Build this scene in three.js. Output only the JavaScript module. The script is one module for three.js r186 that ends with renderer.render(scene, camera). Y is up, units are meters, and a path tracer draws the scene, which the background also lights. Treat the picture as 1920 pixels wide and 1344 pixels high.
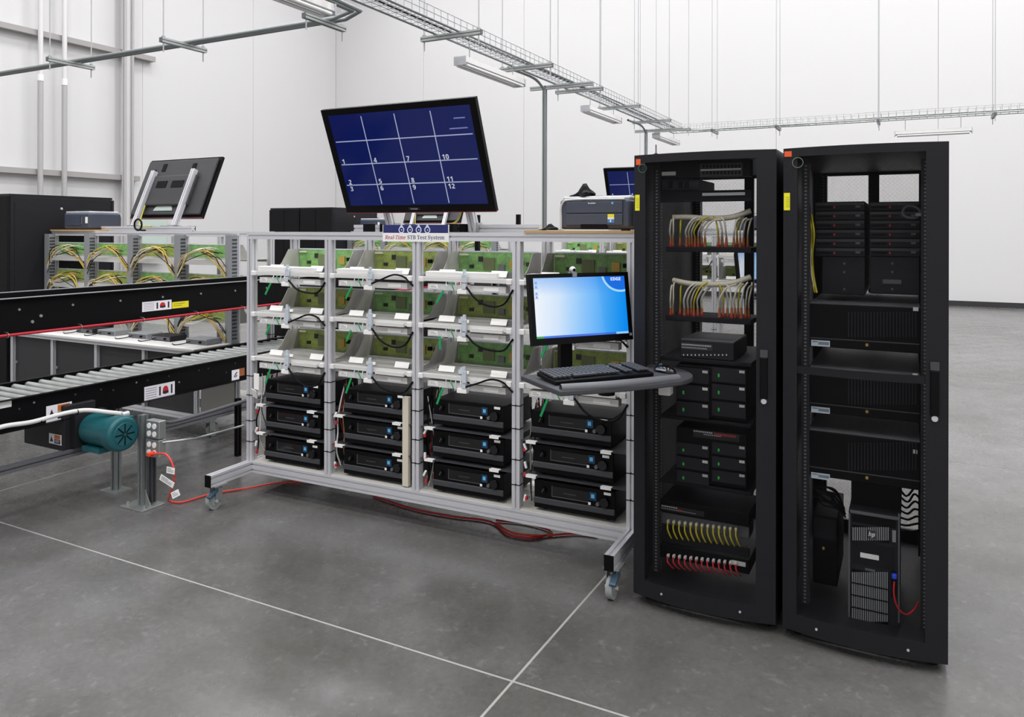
import * as THREE from 'three';
import { mergeGeometries } from 'three/addons/utils/BufferGeometryUtils.js';
import { RoundedBoxGeometry } from 'three/addons/geometries/RoundedBoxGeometry.js';
import { RectAreaLightUniformsLib } from 'three/addons/lights/RectAreaLightUniformsLib.js';

// ---------- camera, light, exposure ----------
const scene = new THREE.Scene();
scene.background = new THREE.Color(0x000000);
const FOCAL = 1427.2, YAW = 27.55 * Math.PI / 180, HORIZON = 432.5, ROLL = 0.00205, EYE = 1.65;
const camera = new THREE.PerspectiveCamera(2 * Math.atan(672 / FOCAL) * 180 / Math.PI, 1920 / 1344, 0.05, 120);
camera.position.set(0, EYE, 0);
camera.rotation.order = 'YXZ';
camera.rotation.set(0, YAW, ROLL);
camera.setViewOffset(1920, 1344, 0, 672 - HORIZON, 1920, 1344);   // a shift lens: verticals stay vertical
const renderer = new THREE.WebGLRenderer({ antialias: true });
renderer.toneMapping = THREE.LinearToneMapping;
renderer.toneMappingExposure = 0.6;
renderer.shadowMap.enabled = true;
RectAreaLightUniformsLib.init();
const ROOM = { x0: -16.8, x1: 11, z0: -19.6, z1: 9, h: 11.5 };
const ORDER = ['first', 'second', 'third', 'fourth', 'fifth', 'sixth', 'seventh'];
const HIGH_BAY = { nits: 84, w: 1.5, d: 0.6, xs: [-13.2, -9.4, -5.6, -1.8, 2.0, 5.2, 8.4], zs: [-16.4, -12.0, -7.8, -3.4, 1.0, 5.0] };

// ---------- helpers ----------
let seed = 7;
const rnd = () => { seed = (seed + 0x6d2b79f5) | 0; let t = Math.imul(seed ^ (seed >>> 15), 1 | seed); t = (t + Math.imul(t ^ (t >>> 7), 61 | t)) ^ t; return ((t ^ (t >>> 14)) >>> 0) / 4294967296; };
const rr = (a, b) => a + (b - a) * rnd();
const V = (x, y, z) => new THREE.Vector3(x, y, z);
// a pixel of the photograph is a direction; the distance comes from the plane it lies on
const F = [-Math.sin(YAW), 0, -Math.cos(YAW)], R = [Math.cos(YAW), 0, -Math.sin(YAW)];
function dirOf(px, py) {
  const a0 = (px - 960) / FOCAL, b0 = (py - HORIZON) / FOCAL, c = Math.cos(ROLL), s = Math.sin(ROLL), a = c * a0 + s * b0, b = -s * a0 + c * b0;
  return V(F[0] + R[0] * a, -b, F[2] + R[2] * a);
}
const onZ = (px, py, z) => dirOf(px, py).multiplyScalar(z / dirOf(px, py).z).add(V(0, EYE, 0));
const onX = (px, py, x) => dirOf(px, py).multiplyScalar(x / dirOf(px, py).x).add(V(0, EYE, 0));
const onY = (px, py, y = 0) => dirOf(px, py).multiplyScalar((y - EYE) / dirOf(px, py).y).add(V(0, EYE, 0));
function rectZ(x0, y0, x1, y1, z) { const a = onZ(x0, (y0 + y1) / 2, z), b = onZ(x1, (y0 + y1) / 2, z), t = onZ((x0 + x1) / 2, y0, z), u = onZ((x0 + x1) / 2, y1, z); return { x: (a.x + b.x) / 2, w: b.x - a.x, y: (t.y + u.y) / 2, h: t.y - u.y, x0: a.x, x1: b.x, y0: u.y, y1: t.y, z }; }

function clean(g) { g = g.index ? g.toNonIndexed() : g; for (const k of Object.keys(g.attributes)) if (!['position', 'normal', 'uv'].includes(k)) g.deleteAttribute(k); g.morphAttributes = {}; return g; }
const join = (list) => list.length === 1 ? list[0] : mergeGeometries(list.map(clean));
function put(g, x = 0, y = 0, z = 0, rx = 0, ry = 0, rz = 0) { if (rx) g.rotateX(rx); if (ry) g.rotateY(ry); if (rz) g.rotateZ(rz); g.translate(x, y, z); return g; }
const box = (w, h, d, x, y, z, rx, ry, rz) => put(new THREE.BoxGeometry(w, h, d), x, y, z, rx, ry, rz);
const rbox = (w, h, d, r, x, y, z, rx, ry, rz) => put(new RoundedBoxGeometry(w, h, d, 2, r), x, y, z, rx, ry, rz);
const boxTo = (x0, y0, z0, x1, y1, z1) => box(x1 - x0, y1 - y0, z1 - z0, (x0 + x1) / 2, (y0 + y1) / 2, (z0 + z1) / 2);
function cyl(r, h, x, y, z, axis = 'y', r2 = r, seg = 16) { const g = new THREE.CylinderGeometry(r2, r, h, seg); if (axis === 'x') g.rotateZ(-Math.PI / 2); if (axis === 'z') g.rotateX(Math.PI / 2); return put(g, x, y, z); }
function tube(pts, r, rad = 6, per = 6, curve) { const c = curve || new THREE.CatmullRomCurve3(pts.map((p) => p.isVector3 ? p : V(...p)), false, 'centripetal'); return new THREE.TubeGeometry(c, Math.max(2, (pts.length - 1) * per), r, rad, false); }
function poly(pts, depth, bevel = 0) { const s = new THREE.Shape(pts.map((p) => new THREE.Vector2(...p))); return new THREE.ExtrudeGeometry(s, { depth, bevelEnabled: bevel > 0, bevelSize: bevel, bevelThickness: bevel, bevelSegments: 2 }); }
// T-slot aluminium profile, a by b, length L along an axis, centred
const slotCache = {};
function slot(L, axis, a, b, x, y, z) {
  const k = [L.toFixed(4), axis, a, b].join();
  if (!slotCache[k]) {
    const P = [], g = 0.0045, dp = 0.009;
    const side = (n, len, f) => { for (let i = 0; i < n; i++) { const c = -len / 2 + len * (i + 0.5) / n; f(c); } };
    const na = Math.max(1, Math.round(a / 0.045)), nb = Math.max(1, Math.round(b / 0.045));
    P.push([-a / 2, -b / 2]);
    side(na, a, (c) => P.push([c - g, -b / 2], [c - g, -b / 2 + dp], [c + g, -b / 2 + dp], [c + g, -b / 2]));
    P.push([a / 2, -b / 2]);
    side(nb, b, (c) => P.push([a / 2, c - g], [a / 2 - dp, c - g], [a / 2 - dp, c + g], [a / 2, c + g]));
    P.push([a / 2, b / 2]);
    side(na, a, (c) => P.push([-c + g, b / 2], [-c + g, b / 2 - dp], [-c - g, b / 2 - dp], [-c - g, b / 2]));
    P.push([-a / 2, b / 2]);
    side(nb, b, (c) => P.push([-a / 2, -c + g], [-a / 2 + dp, -c + g], [-a / 2 + dp, -c - g], [-a / 2, -c - g]));
    const e = poly(P, L); e.translate(0, 0, -L / 2);
    if (axis === 'y') e.rotateX(Math.PI / 2);
    if (axis === 'x') { e.rotateZ(Math.PI / 2); e.rotateY(Math.PI / 2); }
    slotCache[k] = e;
  }
  return put(slotCache[k].clone(), x, y, z);
}

const names = {};
function numbered(n) { const k = names[n] = (names[n] ?? -1) + 1; return k ? n + '_' + String(k).padStart(3, '0') : n; }
function mesh(name, g, m, parent) { const o = new THREE.Mesh(Array.isArray(g) ? join(g) : g, m); o.name = name; o.castShadow = o.receiveShadow = true; parent.add(o); return o; }
const part = (parent, name, g, m, label) => { const o = mesh(name, g, m, parent); if (label) o.userData.label = label; return o; };
function tag(o, label, category, group, kind) { Object.assign(o.userData, { label, category }); if (group) o.userData.group = group; if (kind) o.userData.kind = kind; return o; }
function thing(name, label, category, pos = [0, 0, 0], ry = 0, group) { const o = new THREE.Group(); o.name = numbered(name); o.position.set(...pos); o.rotation.y = ry; scene.add(o); return tag(o, label, category, group); }
function single(name, g, m, label, category, group, pos = [0, 0, 0], ry = 0) { const o = mesh(numbered(name), g, m, scene); o.position.set(...pos); o.rotation.y = ry; return tag(o, label, category, group); }
function structure(name, g, m, label, category) { const o = g ? mesh(name, g, m, scene) : new THREE.Group(); o.name = name; if (!g) scene.add(o); return tag(o, label, category, null, 'structure'); }
function copy(o, dx, dz, label, group) { const c = o.clone(); c.name = numbered(o.name.replace(/_\d{3}$/, '')); c.userData = { ...o.userData }; c.position.x += dx; c.position.z += dz; scene.add(c); if (label) c.userData.label = label; if (group) c.userData.group = group; return c; }

// ---------- textures ----------
function noiseGrid(n) { const a = new Float32Array(n * n); for (let i = 0; i < a.length; i++) a[i] = rnd(); return a; }
function fbm(size, oct) {   // periodic value noise
  const out = new Float32Array(size * size); let tot = 0;
  for (const [cells, amp] of oct) {
    const g = noiseGrid(cells); tot += amp;
    for (let y = 0; y < size; y++) { const fy = y / size * cells, y0 = Math.floor(fy), ty = fy - y0, sy = ty * ty * (3 - 2 * ty), ya = (y0 % cells) * cells, yb = ((y0 + 1) % cells) * cells;
      for (let x = 0; x < size; x++) { const fx = x / size * cells, x0 = Math.floor(fx), tx = fx - x0, sx = tx * tx * (3 - 2 * tx), xa = x0 % cells, xb = (x0 + 1) % cells;
        const p = g[ya + xa] * (1 - sx) + g[ya + xb] * sx, q = g[yb + xa] * (1 - sx) + g[yb + xb] * sx; out[y * size + x] += amp * (p * (1 - sy) + q * sy); } }
  }
  for (let i = 0; i < out.length; i++) out[i] /= tot; return out;
}
function dataTex(size, f, srgb) { const d = new Uint8Array(size * size * 4); for (let i = 0; i < size * size; i++) { const c = f(i); d[i * 4] = c[0]; d[i * 4 + 1] = c[1]; d[i * 4 + 2] = c[2]; d[i * 4 + 3] = 255; } const t = new THREE.DataTexture(d, size, size); t.wrapS = t.wrapT = THREE.RepeatWrapping; t.magFilter = THREE.LinearFilter; t.minFilter = THREE.LinearMipmapLinearFilter; t.generateMipmaps = true; if (srgb) t.colorSpace = THREE.SRGBColorSpace; t.needsUpdate = true; return t; }
function canvasTex(w, h, draw) { const c = document.createElement('canvas'); c.width = w; c.height = h; const x = c.getContext('2d'); draw(x, w, h); const t = new THREE.CanvasTexture(c); t.colorSpace = THREE.SRGBColorSpace; t.anisotropy = 8; return t; }
function uvBy(g, f) { const p = g.attributes.position, n = g.attributes.normal, u = g.attributes.uv; for (let i = 0; i < p.count; i++) { const r = f(p.getX(i), p.getY(i), p.getZ(i), n.getX(i), n.getY(i), n.getZ(i)); u.setXY(i, r[0], r[1]); } return g; }

// ---------- materials ----------
const dark = (color, roughness, specularIntensity = 0.35) => new THREE.MeshPhysicalMaterial({ color, roughness, specularIntensity });
const S = (color, roughness = 0.6, metalness = 0, more = {}) => new THREE.MeshStandardMaterial({ color, roughness, metalness, ...more });
const cn = fbm(1024, [[4, 1], [9, 1], [19, 0.8], [41, 0.45], [170, 0.25], [340, 0.4], [512, 0.5]]), cs = fbm(1024, [[128, 1], [341, 1]]);
const concreteMap = dataTex(1024, (i) => { const v = (cn[i] - 0.5), sp = cs[i] > 0.80 ? 12 : 0, b = 94 + v * 66 + sp; return [b + 1, b, b - 2 + v * 8]; }, true);
concreteMap.repeat.set(1 / 5, 1 / 5);
const concreteRough = dataTex(1024, (i) => { const b = 64 + (cn[(i * 7 + 333) % cn.length] - 0.5) * 70; return [b, b, b]; });
concreteRough.repeat.set(1 / 3.1, 1 / 3.1);
const M = {
  concrete: new THREE.MeshPhysicalMaterial({ color: 0xffffff, map: concreteMap, roughness: 1, roughnessMap: concreteRough, specularIntensity: 1 }),
  joint: S(0x9a9995, 0.7), wall: S(0xcfcecd, 0.75), gap: S(0xb9b7b5, 0.8), ceiling: S(0xf0f0ee, 0.8), baseboard: S(0x2a2a2c, 0.5),
  girt: S(0x9b9896, 0.6), pipe: S(0xd3d1d0, 0.5), pipeGrey: S(0xa9a8a8, 0.5),
  alu: S(0xd4d4d8, 0.38, 0.35), steel: S(0xa9abae, 0.4, 0.7), zinc: S(0xa8acaa, 0.42, 0.7), galv: S(0x8f9494, 0.5, 0.7), sheet: S(0xb4b3ad, 0.5, 0.25), sheetDark: S(0x77777a, 0.5, 0.4),
  black: dark(0x08080a, 0.5, 0.28), blackGloss: S(0x0c0c0e, 0.12), blackSoft: dark(0x121214, 0.7), rack: dark(0x1b1b1f, 0.5, 0.5), rackIn: dark(0x1c1c1f, 0.6), charcoal: dark(0x222226, 0.55, 0.5), grey: S(0x5c5d61, 0.55), greyDark: S(0x3b3c40, 0.55), doorPanel: S(0x2a2a2c, 0.6),
  white: S(0xe9e8e6, 0.5), card: S(0xf4f3ef, 0.7), whiteSoft: S(0xd6d5d2, 0.6), beige: S(0xd3cbb9, 0.6), deck: S(0xc9c6bf, 0.5), wood: S(0xc09a63, 0.6),
  green: S(0x0c9a55, 0.5), yellow: S(0xe8dc1c, 0.5), orange: S(0xe2571e, 0.5), red: S(0xc4202c, 0.5), redCord: S(0xe04232, 0.5), redRope: S(0xb01428, 0.5), blue: S(0x2a50e8, 0.4), sky: S(0x62b6e0, 0.5), skyDark: S(0x123a5c, 0.5),
  teal: S(0x195b62, 0.4), tan: S(0xc6a46c, 0.6), cream: S(0xd8d2bd, 0.6), yellowWire: S(0xc2b41a, 0.5), amber: S(0xb5703c, 0.45), copper: S(0xa5603a, 0.45, 0.2), ledGreen: S(0x22a040, 0.4, 0, { emissive: 0x0f8028, emissiveIntensity: 0.6 }), clear: new THREE.MeshPhysicalMaterial({ color: 0xdfe8ee, roughness: 0.15, transmission: 0.5, thickness: 0 }), frosted: S(0xc4ccd4, 0.25),
  printer: S(0x3d4453, 0.5), printerDark: S(0x23262f, 0.55), silver: S(0xc2c4c8, 0.35, 0.3), paleGreen: S(0xb9c8bf, 0.6), chip: S(0x24241f, 0.4), chipGreen: S(0x6f7a52, 0.5), gold: S(0xb79a4a, 0.4, 0.3), tvBack: S(0x3b3b3e, 0.6), roller: S(0xcfd3d0, 0.35, 0.3), rod: S(0xb4b6b8, 0.45, 0.4), screenOff: S(0x07070a, 0.1), rubber: S(0x8f9492, 0.6), brakeBlue: S(0x42586a, 0.4, 0.3), tubeWhite: S(0xe6e8e8, 0.4), cabinet: S(0x8d9093, 0.55, 0.2),
};
const pcbN = fbm(256, [[12, 1], [32, 0.8], [80, 0.6]]);
const pcbTex = (r, g, b) => { const t = dataTex(256, (i) => { const v = (pcbN[i] - 0.5) * 70, tr = ((i % 256) % 16 < 2 || Math.floor(i / 256) % 22 < 2) ? -9 : 0; return [r + v + tr, g + v + tr, b + v * 0.6 + tr]; }, true); t.repeat.set(4, 4); return t; };
M.pcbA = S(0xffffff, 0.45, 0, { map: pcbTex(128, 176, 104) }); M.pcbB = S(0xffffff, 0.45, 0, { map: pcbTex(152, 168, 88) });
{ const n = 64, holes = dataTex(n, (i) => { const x = (i % n) / n, y = Math.floor(i / n) / n; let m = 9; for (const [cx, cy] of [[0, 0], [1, 0], [0, 1], [1, 1], [0.5, 0.5]]) m = Math.min(m, Math.hypot(x - cx, (y - cy) * 1.0)); const v = m < 0.355 ? 0 : 255; return [v, v, v]; });
  M.perforated = new THREE.MeshPhysicalMaterial({ color: 0x0f0f11, roughness: 0.6, specularIntensity: 0.3, alphaMap: holes, alphaTest: 0.5, side: THREE.DoubleSide }); }
const HOLE = 1 / 0.0055;
function emissiveScreen(tex, k) { return new THREE.MeshStandardMaterial({ color: 0x050507, roughness: 0.12, emissive: 0xffffff, emissiveMap: tex, emissiveIntensity: k }); }
function lettering(text, fg, bg, w, h, font, y = 0.5) { return S(0xffffff, 0.6, 0, { map: canvasTex(w, h, (c) => { c.fillStyle = bg; c.fillRect(0, 0, w, h); c.fillStyle = fg; c.font = font; c.textAlign = 'center'; c.textBaseline = 'middle'; c.fillText(text, w / 2, h * y); }) }); }
const paperLabel = S(0xffffff, 0.65, 0, { map: canvasTex(128, 48, (c) => { c.fillStyle = '#f2f1ee'; c.fillRect(0, 0, 128, 48); c.fillStyle = '#55585e'; for (let i = 0; i < 3; i++) c.fillRect(12, 10 + i * 11, 60 + (i * 37) % 40, 4); }) });
const serverLabel = S(0xffffff, 0.6, 0, { map: canvasTex(160, 48, (c) => { c.fillStyle = '#c9d4dc'; c.fillRect(0, 0, 160, 48); c.fillStyle = '#40546a'; c.fillRect(10, 9, 46, 7); c.fillRect(62, 12, 88, 22); c.fillStyle = '#c9d4dc'; for (let i = 0; i < 9; i++) c.fillRect(66 + i * 9, 15, 3, 16); }) });
const warnLabel = S(0xffffff, 0.6, 0, { map: canvasTex(256, 80, (c) => { c.fillStyle = '#e9e6ec'; c.fillRect(0, 0, 256, 80); c.fillStyle = '#8b8790'; for (let i = 0; i < 5; i++) c.fillRect(10, 12 + i * 13, 92, 4); c.fillStyle = '#1b1a1e'; c.fillRect(122, 14, 14, 52); c.fillRect(222, 14, 14, 52); c.fillStyle = '#c41f2a'; c.beginPath(); c.arc(176, 40, 24, 0, 7); c.fill(); c.fillStyle = '#1b1a1e'; c.fillRect(152, 44, 50, 16); }) });
const yellowLabel = S(0xffffff, 0.6, 0, { map: canvasTex(128, 64, (c) => { c.fillStyle = '#e3d51c'; c.fillRect(0, 0, 128, 64); c.fillStyle = '#8d8212'; c.fillRect(10, 16, 88, 6); c.fillRect(10, 36, 66, 6); }) });
const orangeLabel = S(0xffffff, 0.6, 0, { map: canvasTex(192, 96, (c) => { c.fillStyle = '#ece9ee'; c.fillRect(0, 0, 192, 96); c.fillStyle = '#c9691f'; c.fillRect(84, 6, 92, 36); c.fillStyle = '#23232a'; c.fillRect(84, 46, 92, 42); c.beginPath(); c.moveTo(40, 24); c.lineTo(66, 76); c.lineTo(14, 76); c.fill(); c.fillStyle = '#ece9ee'; c.fillRect(94, 56, 70, 5); c.fillRect(94, 70, 56, 5); }) });
const handLabel = S(0xffffff, 0.6, 0, { map: canvasTex(96, 96, (c) => { c.fillStyle = '#ebe9ee'; c.fillRect(0, 0, 96, 96); c.strokeStyle = '#2a2a30'; c.lineWidth = 12; c.beginPath(); c.moveTo(30, 70); c.lineTo(48, 40); c.lineTo(70, 26); c.moveTo(48, 72); c.lineTo(66, 50); c.stroke(); }) });

// ---------- the hall ----------
{ // concrete floor cast in bays, pale filled joints between them
  const fl = structure('floor', null, null, 'polished grey concrete floor with pale saw-cut joints', 'floor');
  const jx = [ROOM.x0, -12.71, -8.9, -5.093, -1.285, 2.523, 6.33, ROOM.x1], jz = [ROOM.z1, 5.14, 1.332, -2.476, -6.284, -10.09, -13.9, ROOM.z0], g = 0.006;
  for (let i = 0; i + 1 < jx.length; i++) for (let j = 0; j + 1 < jz.length; j++)
    part(fl, 'slab', uvBy(boxTo(jx[i] + g, -0.2, jz[j + 1] + g, jx[i + 1] - g, 0, jz[j] - g), (x, y, z, a, b) => b > 0.5 ? [x, z] : [x + z, y]), M.concrete);
  for (let i = 1; i + 1 < jx.length; i++) part(fl, 'joint_filler', boxTo(jx[i] - g, -0.2, ROOM.z0, jx[i] + g, -0.0015, ROOM.z1), M.joint);
  for (let j = 1; j + 1 < jz.length; j++) for (let i = 0; i + 1 < jx.length; i++) part(fl, 'joint_filler', boxTo(jx[i] + g, -0.2, jz[j] - g, jx[i + 1] - g, -0.0015, jz[j] + g), M.joint);
}
function panelWall(name, label, n, place) {
  const w = structure(name, null, null, label, 'wall'); w.userData.kind = 'structure';
  for (let i = 0; i < n; i++) place(w, i);
}
const T = 0.15, PW = 3.475;
panelWall('wall_back', 'white insulated panel wall behind the overhead cable tray', 8, (w, i) => { part(w, 'panel', boxTo(ROOM.x0 + i * PW + 0.004, 0, ROOM.z0 - T, ROOM.x0 + (i + 1) * PW - 0.004, ROOM.h, ROOM.z0), M.wall); if (!i) part(w, 'backing', boxTo(ROOM.x0, 0, ROOM.z0 - T - 0.05, ROOM.x1, ROOM.h, ROOM.z0 - T + 0.13), M.gap); });
panelWall('wall_left', 'white panel wall with grey girts and pipes', 8, (w, i) => { const d = (ROOM.z1 - ROOM.z0) / 8; part(w, 'panel', boxTo(ROOM.x0 - T, 0, ROOM.z0 + i * d + 0.004, ROOM.x0, ROOM.h, ROOM.z0 + (i + 1) * d - 0.004), M.wall); if (!i) part(w, 'backing', boxTo(ROOM.x0 - T - 0.05, 0, ROOM.z0, ROOM.x0 - T + 0.13, ROOM.h, ROOM.z1), M.gap); });
structure('wall_right', boxTo(ROOM.x1, 0, ROOM.z0 - 0.2, ROOM.x1 + 0.2, ROOM.h, ROOM.z1 + 0.2), M.wall, 'white side wall of the hall', 'wall');
structure('wall_front', boxTo(ROOM.x0 - 0.2, 0, ROOM.z1, ROOM.x1 + 0.2, ROOM.h, ROOM.z1 + 0.2), M.wall, 'white wall closing the hall', 'wall');
structure('ceiling', boxTo(ROOM.x0 - 0.2, ROOM.h, ROOM.z0 - 0.2, ROOM.x1 + 0.2, ROOM.h + 0.2, ROOM.z1 + 0.2), M.ceiling, 'white hall ceiling', 'ceiling');
structure('baseboard_back', boxTo(ROOM.x0, 0, ROOM.z0, ROOM.x1, 0.115, ROOM.z0 + 0.015), M.baseboard, 'black baseboard along the white wall', 'baseboard');
structure('baseboard_left', boxTo(ROOM.x0, 0, ROOM.z0, ROOM.x0 + 0.015, 0.115, ROOM.z1), M.baseboard, 'black baseboard under the girts', 'baseboard');
{ // girts, column and pipes on the wall with the girts
  const X = ROOM.x0, hi = onX(287, 110, X + 0.1), lo = onX(258, 333, X + 0.1);
  structure('trim_1', [boxTo(X, hi.y - 0.09, hi.z, X + 0.2, hi.y + 0.03, ROOM.z1)], M.girt, 'upper horizontal grey girt on the wall', 'girt');
  structure('trim_2', [boxTo(X, lo.y - 0.09, lo.z, X + 0.2, lo.y + 0.03, ROOM.z1)], M.girt, 'lower horizontal grey girt on the wall', 'girt');
  const c = onX(241, 300, X + 0.3);
  const col = structure('trim_3', null, null, 'slim pale grey steel column against the wall', 'column');
  part(col, 'flange', boxTo(X + 0.24, 0, c.z - 0.13, X + 0.26, ROOM.h, c.z + 0.13), M.pipe); part(col, 'web', boxTo(X + 0.02, 0, c.z - 0.012, X + 0.24, ROOM.h, c.z + 0.012), M.pipe);
  part(col, 'conduit', cyl(0.035, ROOM.h, X + 0.31, ROOM.h / 2, c.z + 0.1), M.pipeGrey); part(col, 'conduit', cyl(0.03, ROOM.h, X + 0.31, ROOM.h / 2, c.z - 0.1), M.pipeGrey);
  for (const [px, low, which] of [[76, 152, 'farther from'], [121, 160, 'closer to']]) {
    const p = onX(px, low, X + 0.26), o = thing('wall_pipe', `vertical wall pipe, white above and grey below, ${which} the steel column`, 'pipe', [p.x, 0, p.z], 0, 'wall pipes');
    part(o, 'lower_pipe', cyl(0.055, p.y, 0, p.y / 2, 0), M.pipeGrey); part(o, 'collar', cyl(0.062, 0.14, 0, p.y + 0.07, 0), M.white); part(o, 'upper_pipe', cyl(0.05, ROOM.h - p.y - 0.14, 0, (ROOM.h + p.y + 0.14) / 2, 0), M.pipe);
  }
  const e0 = onX(234, 388, X + 0.01), e1 = onX(300, 388, X + 0.01);
  const pc = thing('electrical_cabinet', 'pale green electrical cabinet on the wall', 'cabinet', [X, 0, (e0.z + e1.z) / 2]);
  part(pc, 'body', rbox(0.3, 1.3, e0.z - e1.z, 0.02, 0.16, e0.y - 0.65, 0), M.paleGreen); part(pc, 'door', box(0.02, 1.2, (e0.z - e1.z) * 0.9, 0.32, e0.y - 0.65, 0), M.paleGreen); part(pc, 'handle', box(0.02, 0.15, 0.03, 0.34, e0.y - 0.65, 0.35), M.grey);
}
// high bay lamps on the ceiling, all above the picture
const lensMat = new THREE.MeshStandardMaterial({ color: 0xffffff, emissive: 0xfcfcff, emissiveIntensity: 3 });
for (const x of HIGH_BAY.xs) for (const z of HIGH_BAY.zs) {
  const o = thing('high_bay_light', 'white high bay ceiling lamp', 'lamp', [x, ROOM.h - 0.5, z], 0, 'high bay lamps');
  part(o, 'housing', boxTo(-HIGH_BAY.w / 2 - 0.03, 0.01, -HIGH_BAY.d / 2 - 0.03, HIGH_BAY.w / 2 + 0.03, 0.1, HIGH_BAY.d / 2 + 0.03), M.white);
  part(o, 'lens', boxTo(-HIGH_BAY.w / 2, 0, -HIGH_BAY.d / 2, HIGH_BAY.w / 2, 0.01, HIGH_BAY.d / 2), lensMat);
  for (const s of [-1, 1]) part(o, 'hanger', cyl(0.006, 0.4, s * 0.6, 0.3, 0), M.steel);
  const l = new THREE.RectAreaLight(0xfcfcff, HIGH_BAY.nits, HIGH_BAY.w, HIGH_BAY.d); l.position.set(0, -0.012, 0); l.rotation.x = -Math.PI / 2; o.add(l);
}

// ---------- overhead services ----------
const TY = 3.3;   // height of the overhead runs
{ // wire mesh cable tray: one run down the hall, then a turn along the far wall
  const o = thing('cable_tray', 'zinc wire mesh cable tray hung from the ceiling, turning along the far wall', 'cable tray');
  const x0 = -3.52, x1 = -3.30, zc = -12.6, w = 0.0032, hh = 0.1, zs = -1.6, xe = 7.5;
  const wire = (a, b, r = w) => { const d = V(...b).sub(V(...a)), L = d.length(), g = new THREE.CylinderGeometry(r, r, L, 5, 1, true); g.applyQuaternion(new THREE.Quaternion().setFromUnitVectors(V(0, 1, 0), d.normalize())); return put(g, (a[0] + b[0]) / 2, (a[1] + b[1]) / 2, (a[2] + b[2]) / 2); };
  const A = [], Bm = [];
  for (const [x, y] of [[x0, 0], [x0 + 0.07, 0], [x0 + 0.15, 0], [x1, 0], [x0, 0.05], [x1, 0.05], [x0, hh], [x1, hh]]) A.push(wire([x, TY + y, zs], [x, TY + y, zc + (x === x1 ? 0.25 : 0)]));
  for (let z = zs; z > zc + 0.25; z -= 0.1) A.push(wire([x0, TY, z], [x1, TY, z]), wire([x0, TY, z], [x0, TY + hh, z]), wire([x1, TY, z], [x1, TY + hh, z]));
  for (const [z, y] of [[zc, 0], [zc + 0.07, 0], [zc + 0.15, 0], [zc + 0.22, 0], [zc, 0.05], [zc, hh], [zc + 0.22, hh]]) Bm.push(wire([x0 + (z === zc ? 0 : 0.25), TY + y, z], [xe, TY + y, z]));
  for (let x = x0 + 0.25; x < xe; x += 0.1) Bm.push(wire([x, TY, zc], [x, TY, zc + 0.22]), wire([x, TY, zc], [x, TY + hh, zc]), wire([x, TY, zc + 0.22], [x, TY + hh, zc + 0.22]));
  part(o, 'wire_mesh', A, M.steel); part(o, 'wire_mesh', Bm, M.zinc);
  part(o, 'edge_rail', join([wire([x0, TY - 0.004, zs], [x0, TY - 0.004, zc], 0.011), wire([x1, TY - 0.004, zs], [x1, TY - 0.004, zc + 0.2], 0.011)]), M.galv);
  part(o, 'edge_rail', join([wire([x0, TY - 0.004, zc], [xe, TY - 0.004, zc], 0.011), wire([x1, TY - 0.004, zc + 0.22], [xe, TY - 0.004, zc + 0.22], 0.011)]), M.zinc);
  single('tray_cable', tube([[x0 + 0.12, TY + 0.02, zs], [x0 + 0.1, TY + 0.02, -5], [x0 + 0.13, TY + 0.02, -8], [x0 + 0.12, TY + 0.02, -11.9], [x0 + 0.3, TY + 0.02, zc + 0.1], [0, TY + 0.02, zc + 0.12], [xe, TY + 0.02, zc + 0.1]], 0.012, 6, 12), M.charcoal, 'dark cable lying in the overhead mesh tray', 'cable');
}
function strutHanger(label, x, y, z, L, along, group, rods = [-1, 1]) {
  const o = thing('strut_hanger', label, 'hanger', [x, y, z], along === 'x' ? 0 : Math.PI / 2, group);
  part(o, 'strut_channel', slot(L, 'x', 0.041, 0.041, 0, 0, 0), M.zinc);
  for (const s of rods) { part(o, 'threaded_rod', cyl(0.0055, ROOM.h - y + 0.1, s * (L / 2 - 0.025), (ROOM.h - y) / 2 - 0.05, 0, 'y', 0.0055, 6), M.rod); part(o, 'nut', cyl(0.016, 0.014, s * (L / 2 - 0.025), 0.028, 0, 'y', 0.016, 6), M.steel); part(o, 'end_cap', box(0.006, 0.038, 0.038, s * L / 2, 0, 0), M.grey); }
  return o;
}
[-12.0, -10.9, -9.47, -8.12, -6.75, -5.36, -3.9].forEach((z, i) => strutHanger(`strut hanger of the mesh tray above the conveyor side, ${ORDER[i]} from the tray bend`, -3.37, TY - 0.035, z, 0.58, 'x', 'tray hangers along the conveyor'));
[[1340, 243], [1460, 237], [1648, 227], [1860, 217]].forEach(([px, py], i) => { const p = onY(px, py, TY); strutHanger(`short strut hanger of the tray along the far wall, ${ORDER[i]} from the tray bend`, p.x, TY - 0.035, -12.49, 0.42, 'z', 'tray hangers along the far wall'); });
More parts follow.
